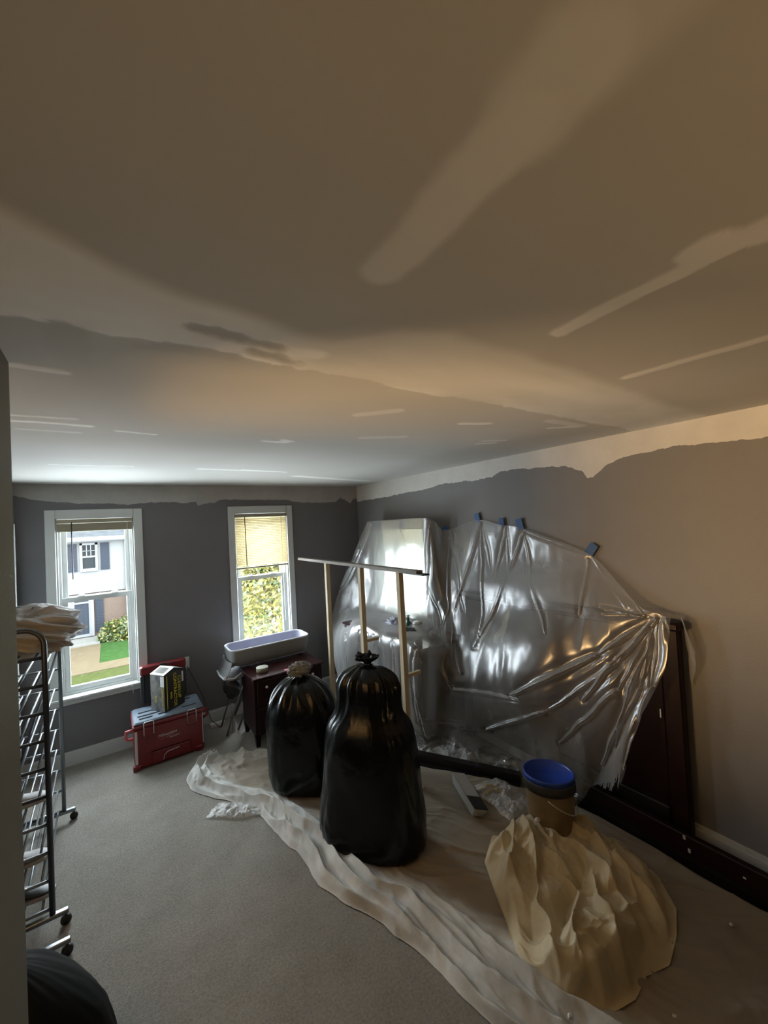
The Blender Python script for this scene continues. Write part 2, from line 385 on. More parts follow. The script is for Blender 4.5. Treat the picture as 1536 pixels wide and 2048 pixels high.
def wall_poly(name, axis, v, us, holes, bandline, mats, thick, kind='structure'):
    """wall in plane axis=v spanning u (columns us) and z 0..HC, split along bandline; holes = list of (u0,u1,z0,z1)"""
    mb = MB(); u0, u1 = us
    bl = np.array(bandline, float)
    cuts = sorted(set([u0, u1]+[h[0] for h in holes]+[h[1] for h in holes]+[float(x) for x in bl[:, 0] if u0 < x < u1]))
    def P3(u, z): return (u, v, z) if axis == 1 else (v, u, z)
    def quad(a, b2, za, zb, zc, zd, mi):   # a: (za bottom, zd top), b: (zb bottom, zc top)
        mb.add([P3(a, za), P3(b2, zb), P3(b2, zc), P3(a, zd)], [(0, 1, 2, 3)], mi)
    for a, b2 in zip(cuts[:-1], cuts[1:]):
        ja, jb = np.interp([a, b2], bl[:, 0], bl[:, 1]); mid = (a+b2)/2
        hs = [h for h in holes if h[0] <= mid <= h[1]]
        z = 0
        for h in hs: quad(a, b2, z, z, h[2], h[2], 0); z = h[3]
        quad(a, b2, z, z, jb, ja, 0); quad(a, b2, ja, jb, HC, HC, 1)
    for h in holes:                        # reveals
        w2 = v+thick
        def Q(u, z, k): return (u, k, z) if axis == 1 else (k, u, z)
        for (p, q, r, t) in (((h[0], h[2]), (h[1], h[2]), 0, 0), ((h[0], h[3]), (h[1], h[3]), 0, 0), ((h[0], h[2]), (h[0], h[3]), 0, 0), ((h[1], h[2]), (h[1], h[3]), 0, 0)):
            mb.add([Q(*p, v), Q(*q, v), Q(*q, w2), Q(*p, w2)], [(0, 1, 2, 3)], 2)
    # outer skin
    for a, b2 in zip(cuts[:-1], cuts[1:]):
        mid = (a+b2)/2; z = 0
        for h in [h for h in holes if h[0] <= mid <= h[1]]:
            mb.add([(a, v+thick, z) if axis == 1 else (v+thick, a, z), (b2, v+thick, z) if axis == 1 else (v+thick, b2, z), (b2, v+thick, h[2]) if axis == 1 else (v+thick, b2, h[2]), (a, v+thick, h[2]) if axis == 1 else (v+thick, a, h[2])], [(0, 1, 2, 3)], 0); z = h[3]
        mb.add([(a, v+thick, z) if axis == 1 else (v+thick, a, z), (b2, v+thick, z) if axis == 1 else (v+thick, b2, z), (b2, v+thick, HC) if axis == 1 else (v+thick, b2, HC), (a, v+thick, HC) if axis == 1 else (v+thick, a, HC)], [(0, 1, 2, 3)], 0)
    return tag(mb.build(name, mats), kind=kind)
def jag(pts, amp, step=.012, seed=0):
    P = np.array(pts, float); u = np.arange(P[0, 0], P[-1, 0], step)
    z = np.interp(u, P[:, 0], P[:, 1])+amp*1.3*fbm(u*9+seed, u*0+seed, 4, .6)+amp*.6*fbm(u*70, u*0+seed, 2)
    return list(zip(u, z))+[tuple(P[-1])]
H1 = (-.375, .20, .58, 2.13); H2 = (1.13, 1.716, .58, 2.13)
bandB = jag([(-.8, 2.35), (-.629, 2.337), (-.535, 2.303), (-.233, 2.272), (.181, 2.25), (.432, 2.271), (.60, 2.262), (.76, 2.262), (.77, 2.228), (.80, 2.23), (.88, 2.25), (.941, 2.252), (.993, 2.294), (1.30, 2.285), (1.712, 2.278), (1.80, 2.255), (1.9, 2.242), (2.365, 2.238), (2.439, 2.29), (2.52, 2.255), (2.581, 2.212), (2.63, 2.27), (2.70, 2.27)], .008, seed=1)
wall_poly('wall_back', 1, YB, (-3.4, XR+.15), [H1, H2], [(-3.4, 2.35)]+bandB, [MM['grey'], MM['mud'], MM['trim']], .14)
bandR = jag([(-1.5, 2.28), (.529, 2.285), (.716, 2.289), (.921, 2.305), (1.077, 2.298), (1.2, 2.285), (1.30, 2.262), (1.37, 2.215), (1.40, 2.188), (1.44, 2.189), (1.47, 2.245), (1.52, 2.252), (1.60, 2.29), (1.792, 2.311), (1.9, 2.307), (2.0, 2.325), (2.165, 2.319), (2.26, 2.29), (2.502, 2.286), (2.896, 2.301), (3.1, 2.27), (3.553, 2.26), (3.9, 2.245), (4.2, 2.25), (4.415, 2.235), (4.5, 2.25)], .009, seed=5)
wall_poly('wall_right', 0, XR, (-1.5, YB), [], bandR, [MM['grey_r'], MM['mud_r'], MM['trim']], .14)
DH = (1.46, 2.28, 0, 2.04)  # unseen opening in the left wall, sized to shape the hall lamp's beam
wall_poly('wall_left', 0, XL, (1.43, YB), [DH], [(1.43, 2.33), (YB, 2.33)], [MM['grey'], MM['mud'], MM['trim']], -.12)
tag(MB().box(-.8, -1.5, 0, -.205, 1.43, HC).build('wall_near', MM['beige']), kind='structure')
tag(MB().box(-.8, -1.5, 0, XR+.15, -1.38, HC).build('wall_front', MM['beige']), kind='structure')
tag(MB().box(-3.52, -1.5, 0, -3.4, YB+.14, HC).build('wall_hall', MM['hall']), kind='structure')
tag(MB().box(-3.4, .6, 0, -.8, .7, HC).build('wall_hall_side', MM['hall']), kind='structure')
tag(MB().box(-.98, 1.3, 0, -.86, 3.2, .98).box(-1.0, 1.3, .98, -.84, 3.2, 1.02).build('hall_light_blocker', MM['trim']), kind='structure')  # unseen low wall added to cut off the hall lamp's low rays
# door casing at the far end of the left wall, its edge just in view
tag(MB().box(XL, 4.32, 0, XL+.018, 4.40, 2.10).box(XL, 3.50, 0, XL+.018, 3.58, 2.10).box(XL, 3.58, 2.02, XL+.018, 4.32, 2.10).build('trim_1', MM['trim']), kind='structure')
tag(MB().box(XL, 3.58, 0, XL+.008, 4.32, 2.02).build('door_1', MM['trim']), kind='structure')
def base(name, a, b2):
    (x0, y0), (x1, y1) = a, b2
    mb = MB().box(x0, y0, 0, x1, y1, .10)
    if abs(x1-x0) > abs(y1-y0): mb.box(x0, y0+.004, .10, x1, y1, .118)
    else: mb.box(x0+.004, y0, .10, x1, y1, .118)
    return tag(mb.build(name, MM['trim']), kind='structure')
base('baseboard_back', (XL, YB-.016), (XR, YB))
mb = MB().box(XR-.016, -1.38, 0, XR, YB-.016, .145).box(XR-.011, -1.38, .145, XR, YB-.016, .17)
tag(mb.build('baseboard_right', MM['trim']), kind='structure')

# ------------------------------------------------------------------ windows
def window(name, H, co):
    x0, x1, z0, z1 = H; X0, X1, Z0, Z1 = co
    root = tag(empty(name, ((x0+x1)/2, YB, z0)), kind='structure')
    c = MB(); t = .022
    c.bbox(X0, YB-t, z0-.005, x0, YB, Z1, .004); c.bbox(x1, YB-t, z0-.005, X1, YB, Z1, .004)
    c.bbox(x0, YB-t, z1, x1, YB, Z1, .004)
    c.box(x0-.001, YB-.004, z0, x0+.012, YB+.05, z1); c.box(x1-.012, YB-.004, z0, x1+.001, YB+.05, z1)
    c.build('casing', MM['trim'], root)
    MB().bbox(X0-.01, YB-.045, z0-.018, X1+.01, YB+.05, z0+.004, .004).build('sill', MM['trim'], root)
    MB().bbox(X0, YB-.018, Z0, X1, YB, z0-.018, .004).build('apron', MM['trim'], root)
    f = MB(); y0 = YB+.05; w2 = .03                                   # fixed vinyl frame
    f.box(x0, y0, z0, x0+w2, y0+.08, z1); f.box(x1-w2, y0, z0, x1, y0+.08, z1); f.box(x0+w2, y0, z1-w2, x1-w2, y0+.08, z1); f.box(x0+w2, y0, z0, x1-w2, y0+.08, z0+.025)
    f.build('frame', MM['sash'], root)
    mid = 1.39
    def sash(nm, za, zb, y, parent):
        s = MB(); a, b2 = x0+w2, x1-w2; st = .038
        s.box(a, y, za, a+st, y+.028, zb); s.box(b2-st, y, za, b2, y+.028, zb)
        s.box(a+st, y, za, b2-st, y+.028, za+.045); s.box(a+st, y, zb-.042, b2-st, y+.028, zb)
        o = s.build(nm, MM['sash'], parent)
        MB().box(a+st, y+.012, za+.045, b2-st, y+.016, zb-.042).build('pane', MM['glass'], o)
        return o
    lo = sash('lower_sash', z0+.025, mid+.042, y0+.006, root)
    sash('upper_sash', mid, z1-w2, y0+.042, root)
    for k in (.28, .72):                                              # sash locks
        x = x0+(x1-x0)*k
        l = MB().bbox(x-.028, y0-.004, mid+.040, x+.028, y0+.03, mid+.052, .003).tube([(x-.012, y0+.012, mid+.05), (x+.02, y0+.01, mid+.064)], .005, 6)
        l.build('sash_lock', MM['trim'], root)
    return root
window('window_1', H1, (-.446, .2745, .5185, 2.211))
window('window_2', H2, (1.0626, 1.7834, .5185, 2.211))

# blinds
b1 = tag(empty('window_blind', (-.087, YB-.01, 2.11)), 'cream mini blind pulled all the way up in the left window', 'blind')
MB().bbox(-.37, YB-.028, 2.092, .195, YB+.012, 2.126, .004).build('headrail', MM['blind_d'], b1)
for k in range(14):
    z = 2.088-k*.0042
    MB().box(-.362, YB-.024+.001*(k % 2), z-.0038, .188, YB+.002, z).build('slat', MM['blind_d'], b1)
MB().bbox(-.362, YB-.024, 2.016, .188, YB+.002, 2.03, .003).build('bottom_rail', MM['blind_d'], b1)
MB().tube([(-.262, YB-.034, 2.10), (-.262, YB-.036, 1.60)], .0045, 6).build('tilt_wand', MM['dark'], b1)
MB().tube([(.150, YB-.03, 2.09), (.152, YB-.032, 1.4), (.150, YB-.05, .62), (.150, YB-.052, .50)], .0022, 5).build('pull_cord', MM['cord'], b1)
b2_ = tag(empty('window_blind', (1.423, YB-.01, 2.11)), 'cream mini blind lowered halfway, glowing over the right window', 'blind')
MB().bbox(1.133, YB-.028, 2.088, 1.713, YB+.012, 2.126, .004).build('headrail', MM['blind_d'], b2_)
sl = None
for k in range(29):
    z = 2.074-k*.0181; t = .92 if k > 2 else 1.05
    dy = .0125*math.cos(t+.35); dz = .0125*math.sin(t+.35)
    mb = MB().add([(1.140, YB-.012-dy, z-dz), (1.706, YB-.012-dy, z-dz), (1.706, YB-.012, z+.0022), (1.140, YB-.012, z+.0022), (1.140, YB-.012+dy, z+dz), (1.706, YB-.012+dy, z+dz)], [(0, 1, 2, 3), (3, 2, 5, 4)])
    mb.build('slat', MM['blind'], b2_)
MB().bbox(1.138, YB-.026, 1.525, 1.708, YB+.002, 1.543, .003).build('bottom_rail', MM['blind_d'], b2_)
MB().tube([(1.232, YB-.034, 2.10), (1.236, YB-.036, 1.56)], .0045, 6).build('tilt_wand', MM['dark'], b2_)
MB().tube([(1.64, YB-.03, 2.09), (1.642, YB-.032, 1.4), (1.642, YB-.04, .9)], .0022, 5).build('pull_cord', MM['cord'], b2_)

# outlet beside the toolbox
o = tag(empty('wall_outlet', (.60, YB, .42)), 'pale double wall outlet above the toolbox with a thin cord', 'outlet')
MB().bbox(.565, YB-.007, .60, .635, YB, .715, .002).build('cover_plate', MM['trim'], o)
for z in (.63, .685): MB().bbox(.584, YB-.011, z-.014, .616, YB-.007, z+.014, .002).build('socket', MM['cord'], o)
MB().tube([(.61, YB-.02, .63), (.66, YB-.03, .50), (.74, YB-.05, .30), (.80, YB-.09, .06), (.86, YB-.2, .008)], .0035, 6).build('cord', MM['dark'], o)

# ------------------------------------------------------------------ outdoors
GZ = -3.0
OK_ = .165
def omat(n, c, *a, **k): return mat(n, tuple(x*OK_ for x in c), *a, spec=0, **k)
MM['siding'] = omat('white_siding', (.36, .36, .35), .7, bump=.3, bscale=2, stretch=(0, 0, 6))
MM['roof'] = omat('grey_shingles', (.16, .17, .18), .8, var=.3, vscale=4)
MM['shutter'] = omat('blue_grey_shutter', (.075, .085, .105), .6)
MM['owht'] = omat('outdoor_white_trim', (.40, .41, .42), .6)
MM['owin'] = omat('far_window_glass', (.05, .06, .065), .2)
MM['lawn'] = omat('green_lawn', (.07, .15, .045), .9, var=.3, vscale=5)
MM['verge'] = omat('dry_grass_verge', (.12, .14, .05), .9, var=.3, vscale=5)
MM['path'] = omat('tan_concrete', (.24, .19, .12), .9, var=.15, vscale=2)
MM['road'] = omat('grey_asphalt', (.15, .155, .16), .9, var=.15, vscale=2)
MM['kerb'] = omat('pale_kerb', (.36, .35, .32), .9)
MM['leaf_g'] = translucent('green_leaf', (.022, .036, .006), .35)
MM['leaf_y'] = translucent('yellow_leaf', (.115, .100, .018), .5)
MM['leaf_l'] = translucent('pale_yellow_leaf', (.145, .130, .038), .5)
MM['bark'] = mat('tree_bark', (.055, .05, .035), .9)
m, N, L, b = nt('pink_brick'); MM['brick'] = m; b.inputs['Specular IOR Level'].default_value = 0
tc = N.new('ShaderNodeTexCoord'); br = N.new('ShaderNodeTexBrick'); br.inputs['Scale'].default_value = 4.5
mp = N.new('ShaderNodeMapping'); mp.inputs['Rotation'].default_value = (PI/2, 0, 0)
L.new(tc.outputs['Object'], mp.inputs[0]); L.new(mp.outputs[0], br.inputs['Vector'])
br.inputs['Color1'].default_value = (0.039, 0.026, 0.019, 1); br.inputs['Color2'].default_value = (0.031, 0.022, 0.017, 1); br.inputs['Mortar'].default_value = (0.047, 0.043, 0.038, 1)
L.new(br.outputs['Color'], b.inputs['Base Color']); b.inputs['Roughness'].default_value = .9

def ground(name, x0, y0, x1, y1, z, mt): return tag(MB().box(x0, y0, z-.3, x1, y1, z).build(name, mt), kind='structure')
ground('lawn', -.42, 19.45, 14, 24, GZ+.02, MM['lawn']); ground('lawn', -16, 19.45, -1.9, 24, GZ+.02, MM['lawn'])
ground('front_walk', -1.9, 19.45, -.42, 24, GZ+.03, MM['path'])
ground('sidewalk', -16, 18.4, 14, 19.45, GZ+.03, MM['path'])
ground('verge', -16, 17.3, 14, 18.4, GZ+.0, MM['verge'])
ground('kerb', -16, 17.05, 14, 17.3, GZ-.02, MM['kerb'])
ground('road', -16, 15.5, 14, 17.05, GZ-.12, MM['road'])
h = tag(empty('house_across_street', (2, 24, GZ)), 'two-storey white sided house across the street, seen through the left window', 'house')
MB().box(-8, 24, -.72, 12, 30, 1.78).build('siding_wall', MM['siding'], h)
MB().box(-8, 24.12, GZ, 12, 30, -.72).build('brick_wall', MM['brick'], h)
MB().add([(-8.2, 23.6, 1.95), (12.2, 23.6, 1.95), (12.2, 27, 3.6), (-8.2, 27, 3.6), (-8.2, 30.4, 1.95), (12.2, 30.4, 1.95)], [(0, 1, 2, 3), (3, 2, 5, 4)]).build('roof', MM['roof'], h)
MB().box(-8.2, 23.6, 1.76, 12.2, 24, 1.80).box(-8.2, 23.55, 1.80, 12.2, 23.65, 1.97).build('gutter', MM['owht'], h)
MB().box(.66, 23.9, GZ, .74, 24, 1.76).build('downspout', MM['owht'], h)
def fwin(x0, x1, z0, z1, y=24):
    f = MB(); t = .10
    f.box(x0, y-.08, z0, x0+t, y, z1); f.box(x1-t, y-.08, z0, x1, y, z1); f.box(x0, y-.08, z1-t, x1, y, z1); f.box(x0, y-.1, z0-.04, x1, y, z0+t)
    mz = (z0+z1)/2; f.box(x0+t, y-.07, mz-.04, x1-t, y, mz+.04)
    for k in (1, 2): x = x0+t+(x1-x0-2*t)*k/3; f.box(x-.018, y-.06, mz, x+.018, y, z1-t)
    f.box(x0+t, y-.06, (mz+z1-t)/2-.015, x1-t, y, (mz+z1-t)/2+.015)
    o = f.build('window', MM['owht'], h)
    MB().box(x0+t, y-.03, z0+t, x1-t, y-.02, z1-t).build('pane', MM['owin'], o)
fwin(-1.13, -.44, .36, 1.68); fwin(3.6, 4.4, .36, 1.68); fwin(3.4, 4.6, -2.2, -.9, 24.12)
for a, b2, z0, z1, y in ((-1.62, -1.24, .34, 1.66, 24), (-.33, .03, .34, 1.66, 24), (-.60, -.28, -2.62, -.82, 24.12), (3.2, 3.55, .34, 1.66, 24), (4.45, 4.8, .34, 1.66, 24)):
    s = MB().box(a, y-.05, z0, b2, y, z1)
    for k in range(12): zz = z0+.06+(z1-z0-.1)*k/12; s.box(a+.04, y-.065, zz, b2-.04, y-.05, zz+.05)
    s.build('shutter', MM['shutter'], h)
d = MB(); d.box(-1.62, 24.0, -2.78, -1.50, 24.12, -.78); d.box(-.78, 24.0, -2.78, -.66, 24.12, -.78); d.box(-1.5, 24, -.9, -.78, 24.12, -.78); d.box(-1.5, 24.03, -2.78, -1.40, 24.1, -.9); d.box(-.86, 24.03, -2.78, -.78, 24.1, -.9); d.box(-1.4, 24.03, -1.2, -.86, 24.1, -1.12); d.box(-1.4, 24.03, -2.78, -.86, 24.1, -2.66)
do = d.build('door', MM['owht'], h)
MB().box(-1.4, 24.06, -2.66, -.86, 24.09, -1.2).box(-1.4, 24.06, -1.12, -.86, 24.09, -.9).build('glass_panel', MM['shutter'], do)
MB().tube([(-1.44, 23.98, -1.85), (-1.34, 23.98, -1.85)], .02, 6).build('door_handle', MM['owht'], do)
MB().box(-1.75, 23.3, GZ, -.5, 24.1, -2.82).box(-1.8, 22.9, GZ, -.45, 23.3, -2.9).build('step', MM['kerb'], h)

def foliage(name, n, cfun, size, mts, parent, seed):
    rs = np.random.RandomState(seed); V = []; F = []; mi = []
    for i in range(n):
        c = cfun(rs); a = rs.randn(3); a /= np.linalg.norm(a); b3 = np.cross(a, rs.randn(3)); b3 /= np.linalg.norm(b3)
        s = size*(.6+.8*rs.rand()); o = len(V)
        V += [tuple(c-a*s), tuple(c+b3*s*.45), tuple(c+a*s), tuple(c-b3*s*.45)]; F.append((o, o+1, o+2, o+3)); mi.append(rs.randint(len(mts)))
    mb = MB(); mb.v = V; mb.f = F; mb.mi = mi; mb.sm = [False]*n
    o = mb.build(name, mts, parent); o['kind'] = 'stuff'; return o
sh = tag(empty('garden_shrub', (.3, 23.2, GZ)), 'rounded green shrub below the shutters of the far house', 'shrub')
def cshr(rs):
    d = rs.randn(3); d /= np.linalg.norm(d); d[2] = abs(d[2]); k = rs.rand()**.3
    c = ((.05, 23.3, .62, 1.0), (.65, 23.1, .75, 1.15), (1.3, 23.2, .6, .9))[rs.randint(3)]
    return np.array([c[0]+d[0]*c[2]*k, c[1]+d[1]*.5*k, GZ+d[2]*c[3]*k])
foliage('leaves', 2600, cshr, .08, [MM['leaf_g'], MM['leaf_g'], MM['leaf_y']], sh, 4)
MB().tube([(.05, 23.3, GZ), (.1, 23.3, GZ+.7)], .03).build('stem', MM['bark'], sh); MB().tube([(.65, 23.2, GZ), (.6, 23.1, GZ+.8)], .03).build('stem', MM['bark'], sh)

tr = tag(empty('yellow_tree', (3.6, 10.4, GZ)), 'tree with yellow-green leaves outside the right window', 'tree')
tk = [(3.6, 10.4, GZ), (3.55, 10.35, -1.6), (3.4, 10.2, .2), (3.5, 10.3, 2.2), (3.4, 10.2, 4.0)]
MB().tube(tk, .12, 8, rs=[.16, .13, .11, .08, .04]).build('trunk', MM['bark'], tr)
rb_ = np.random.RandomState(11)
for q in ([(3.4, 10.2, .0), (3.0, 9.7, .55), (2.6, 9.5, .45), (2.1, 9.3, .75), (1.7, 9.1, 1.2)],
          [(3.5, 10.3, -1.2), (3.0, 9.8, -.75), (2.5, 9.4, -.75), (2.1, 9.2, -.2), (1.8, 9.2, .5)],
          [(3.45, 10.25, .8), (3.9, 9.9, 1.0), (4.4, 9.7, 1.5)], [(3.5, 10.3, 2), (2.8, 10, 2.6), (2.2, 9.6, 3.2)], [(3.5, 10.3, 2), (4.1, 10.2, 2.8)],
          [(3.5, 10.3, -.8), (4.0, 9.9, -.5), (4.6, 9.7, -.6)], [(3.0, 9.7, .55), (2.9, 9.5, .9), (2.6, 9.3, 1.3)], [(2.5, 9.4, -.75), (2.3, 9.2, -1.0), (1.9, 9.1, -1.1)]):
    P_ = catmull(np.array(q), 9); MB().tube([tuple(p) for p in P_], .03, 6, rs=list(np.linspace(.05, .012, 9))).build('branch', MM['bark'], tr)
def ctree(rs):
    d = rs.randn(3); d /= np.linalg.norm(d); k = rs.rand()**.42
    return np.array([3.2+d[0]*2.3*k, 10.0+d[1]*1.1*k, 1.0+d[2]*3.1*k])
foliage('leaves', 24000, ctree, .062, [MM['leaf_y'], MM['leaf_l'], MM['leaf_y'], MM['leaf_l'], MM['leaf_g']], tr, 9)

# ================================================================== things in the room
# ------------------------------------------------------------------ chrome shoe rack
rk = tag(empty('shoe_rack', (-.45, 3.2, 0)), 'tall grey metal rolling shoe rack of slanted rail shelves beside the left window', 'rack')
RY = (2.70, 3.64); RX = (-.60, -.285)
for y, k in zip(RY, (0, 1)):
    x0, x1 = RX[0], RX[1]-.02*k; R = .085; top = 1.51
    pts = [(x0, y, .07), (x0, y, top-R)]
    pts += [(x0+R-R*math.cos(a), y, top-R+R*math.sin(a)) for a in np.linspace(0, PI/2, 8)[1:]]
    pts += [(x1-R+R*math.sin(a), y, top-R+R*math.cos(a)) for a in np.linspace(0, PI/2, 8)]
    pts += [(x1, y, .07)]
    MB().tube(pts, .0125, 10).build('end_frame', MM['steel_d'] if k == 0 else MM['steel'], rk)
    foot = MB().bbox(x0-.05, y-.014, .055, x1+.065, y+.014, .078, .004).build('foot_bar', MM['steel'], rk)
    for x in (x0-.035, x1+.052):
        MB().tube([(x, y, .06), (x, y, .045)], .006, 6).lathe([(.001, -.011), (.022, -.011), (.024, 0), (.022, .011), (.001, .011)], 0, 0, 14, M=Matrix.Translation((x, y, .024))@Matrix.Rotation(PI/2, 4, 'X')).build('castor', MM['castor'], foot)
for t in range(10):
    z = 1.36-.139*t
    sh_ = MB().tube([(RX[0], RY[0], z+.005), (RX[1], RY[0], z)], .0085, 8).build('tier_bar', MM['steel_d'] if t < 6 else MM['steel'], rk)
    MB().tube([(RX[0], RY[1], z-.02), (RX[1]-.02, RY[1], z-.03)], .0075, 8).build('tier_bar', MM['steel'], rk)
    for x, dz in ((-.585, .0), (-.49, .0), (-.40, -.004), (-.325, -.006)):
        MB().tube([(x, RY[0], z+dz+.004), (x-.012, RY[1], z-.024)], .0058, 6).build('rail', MM['steel'], rk)
MB().tube([(-.585, RY[0], .2), (-.31, RY[1], 1.2)], .007, 8).build('brace', MM['steel_d'], rk)

def blobmesh(name, c, r, m, parent=None, amp=.2, fr=2.5, seed=0, nu=56, nv=36, flat=None, sharp=True):
    th = np.linspace(0, 2*PI, nu, endpoint=False); ph = np.linspace(.02, PI-.02, nv); T, F_ = np.meshgrid(th, ph, indexing='ij')
    x = np.cos(T)*np.sin(F_); y = np.sin(T)*np.sin(F_); z = np.cos(F_)
    n = (ridged if sharp else fbm)(x*fr+seed+z*1.3*fr, y*fr+seed*2+z*fr*.7, 3)
    k = 1+amp*(n-.4); P = np.stack([c[0]+x*r[0]*k, c[1]+y*r[1]*k, c[2]+z*r[2]*k], 2)
    if flat is not None: P[..., 2] = np.maximum(P[..., 2], flat+.004*fbm(P[..., 0]*20, P[..., 1]*20, 2))
    return gridmesh(name, P, m, parent, closed_u=True)
wb = tag(blobmesh('plastic_bag', (-.36, 3.0, 1.45), (.215, .25, .125), MM['whitebag'], amp=.42, fr=1.5, seed=6.3, nu=90, nv=60), 'crumpled off-white plastic bag lying on top of the shoe rack', 'bag')
# shoes on the lower tier
def shoe(c, yaw, m, label, s=1):
    R = Matrix.Rotation(yaw, 3, 'Z'); root = tag(empty('shoe', c), label, 'shoe')
    prof = [(-.13, .030, .085, .03), (-.10, .036, .095, .04), (-.04, .036, .085, .04), (0, .038, .062, .0), (.05, .044, .045, 0), (.10, .040, .034, 0), (.135, .022, .022, 0)]
    P = []
    for x, w_, h_, _ in prof:
        P.append([c[i]+(R@Vector((x*s, math.sin(a)*w_*s*(1 if math.cos(a) < 0 else .75), (.018+(h_-.018)*(.5+.5*math.cos(a)))*s)))[i] for a in (0,) for i in range(3)])
    th = np.linspace(0, 2*PI, 16, endpoint=False); G = np.zeros((16, len(prof), 3))
    for j, (x, w_, h_, _) in enumerate(prof):
        for i, a in enumerate(th):
            v = R@Vector((x*s, math.sin(a)*w_*s, (.016+(h_-.016)*(.5+.5*math.cos(a)))*s)); G[i, j] = (c[0]+v[0], c[1]+v[1], c[2]+v[2])
    gridmesh('upper', G, m, root, closed_u=True)
    sm = MB(); out = [(-.135, 0), (-.12, .034), (-.04, .036), (.05, .046), (.11, .042), (.142, .018), (.142, -.018), (.11, -.042), (.05, -.046), (-.04, -.036), (-.12, -.034)]
    vs = [c+R@Vector((x*s, y*s, z)) for z in (0, .018) for x, y in out]; n = len(out)
    sm.add([tuple(v) for v in vs], [tuple(range(n-1, -1, -1)), tuple(range(n, 2*n))]+[(i, (i+1) % n, n+(i+1) % n, n+i) for i in range(n)]); sm.build('sole', MM['shoe'], root)
shoe(Vector((-.44, 2.93, .545)), .15, MM['shoe'], 'pale grey sneaker on a middle tier of the shoe rack')
shoe(Vector((-.44, 2.88, .266)), .1, MM['shoe'], 'pale sneaker on the third tier up of the shoe rack')
shoe(Vector((-.42, 2.82, .127)), -.2, MM['dark'], 'black shoe low on the shoe rack near its front castor')

# ------------------------------------------------------------------ black bag and castor foot at the lower left corner
def sack(name, c, ax, W, D, prof, label, m, seed, lean=(0, 0), nu=120, nv=90, group=None, corner=0, pl=1):
    """ax: yaw of the wide axis; prof: list of (z, half-width scale)"""
    th = np.linspace(0, 2*PI, nu, endpoint=False); zz = np.array([p[0] for p in prof]); ww = np.array([p[1] for p in prof])
    t = np.linspace(0, 1, nv); Z = catmull(zz[:, None], nv)[:, 0]; Wd = np.maximum(catmull(ww[:, None], nv)[:, 0], .004)
    T, K = np.meshgrid(th, np.arange(nv), indexing='ij'); Zg = Z[K]; Wg = Wd[K]; H = zz.max()
    e = 2.6; cu = np.sign(np.cos(T))*np.abs(np.cos(T))**(2/e); su = np.sign(np.sin(T))*np.abs(np.sin(T))**(2/e)
    rnd = sst(.5, .95, Zg/H)
    cu = cu*(1-rnd)+np.cos(T)*rnd; su = su*(1-rnd)+np.sin(T)*rnd
    bulge = 1+.07*fbm(np.cos(T)*1.6+seed, Zg*2.4+np.sin(T)*1.6, 3)
    pleat = pl*.085*sst(.62, .93, Zg/H)*np.sin(T*13+2*fbm(T*2, Zg*3+seed, 2)+seed)*(.5+.8*vn(T*3+seed, Zg*2))
    wr = .026*ridged(np.cos(T)*3+seed+Zg*2+.8*fbm(T, Zg*3, 2), Zg*2.2+np.sin(T)*3, 3)*(1-.4*rnd)+.012*ridged(np.cos(T)*9+seed, Zg*5+np.sin(T)*9, 2)
    wr = wr*sst(0, .12, Wg)
    k = Wg*(bulge+pleat)+wr
    tm = (K >= nv*.88)*1.0*sst(.04, .12, Wg); k = k*(1+.75*tm*fbm(np.cos(T)*2.2+seed, np.sin(T)*2.2, 3)); Zg = Zg+.05*tm*fbm(np.cos(T)*1.8+seed+5, np.sin(T)*1.8, 3)
    cor = 1+corner*sst(.35, .0, Zg/H)*np.abs(np.cos(T))**6
    x = cu*k*W*cor; y = su*k*D
    X = c[0]+x*math.cos(ax)-y*math.sin(ax)+lean[0]*Zg; Y = c[1]+x*math.sin(ax)+y*math.cos(ax)+lean[1]*Zg
    P = np.stack([X, Y, c[2]+Zg], 2)
    return tag(gridmesh(name, P, m, closed_u=True), label, 'trash bag', group)
s1 = sack('trash_bag', (1.20, 2.92, .02), math.radians(-42), .255, .20,
     [(0, .02), (.0, .75), (.02, .97), (.12, 1.06), (.35, 1.06), (.55, 1.02), (.66, .90), (.74, .68), (.79, .36), (.81, .13), (.825, .10), (.85, .22), (.86, .24), (.85, .10), (.845, .01)],
     'full black trash bag standing beside the nightstand, shorter of the pair', MM['bagbk'], 1, lean=(-.04, .02))
rg = tag(blobmesh('rag', (1.155, 2.90, .885), (.085, .05, .05), MM['rag'], amp=.6, fr=3.4, seed=5, nu=44, nv=28), 'crumpled grey rag on top of the shorter black trash bag', 'rag')
s2 = sack('trash_bag', (1.29, 2.17, .02), math.radians(-57), .30, .20,
     [(0, .02), (0, .82), (.03, 1.0), (.15, 1.03), (.35, 1.0), (.55, .96), (.68, .88), (.76, .72), (.84, .66), (.93, .64), (.99, .52), (1.035, .28), (1.045, .10), (1.06, .08), (1.085, .20), (1.10, .23), (1.085, .10), (1.08, .01)],
     'tall black trash bag in front with a knotted narrow top', MM['bagbk'], 7, lean=(.035, .02), corner=.10)
s3 = sack('dark_bag', (-.34, 1.90, .0), math.radians(-60), .34, .26,
     [(0, .02), (0, .95), (.04, 1.0), (.15, 1.02), (.28, .92), (.40, .68), (.49, .40), (.54, .16), (.55, .01)],
     'black bag low in the bottom left corner, partly behind the near wall', MM['fabric_bk'], 4, pl=.25)
s3['category'] = 'bag'
gr = tag(empty('rack_foot', (-.3, 2.50, 0)), 'second grey metal castor foot sticking out beside the black bag', 'rack')
MB().bbox(-.60, 2.49, .055, -.20, 2.515, .078, .004).build('foot_bar', MM['steel'], gr)
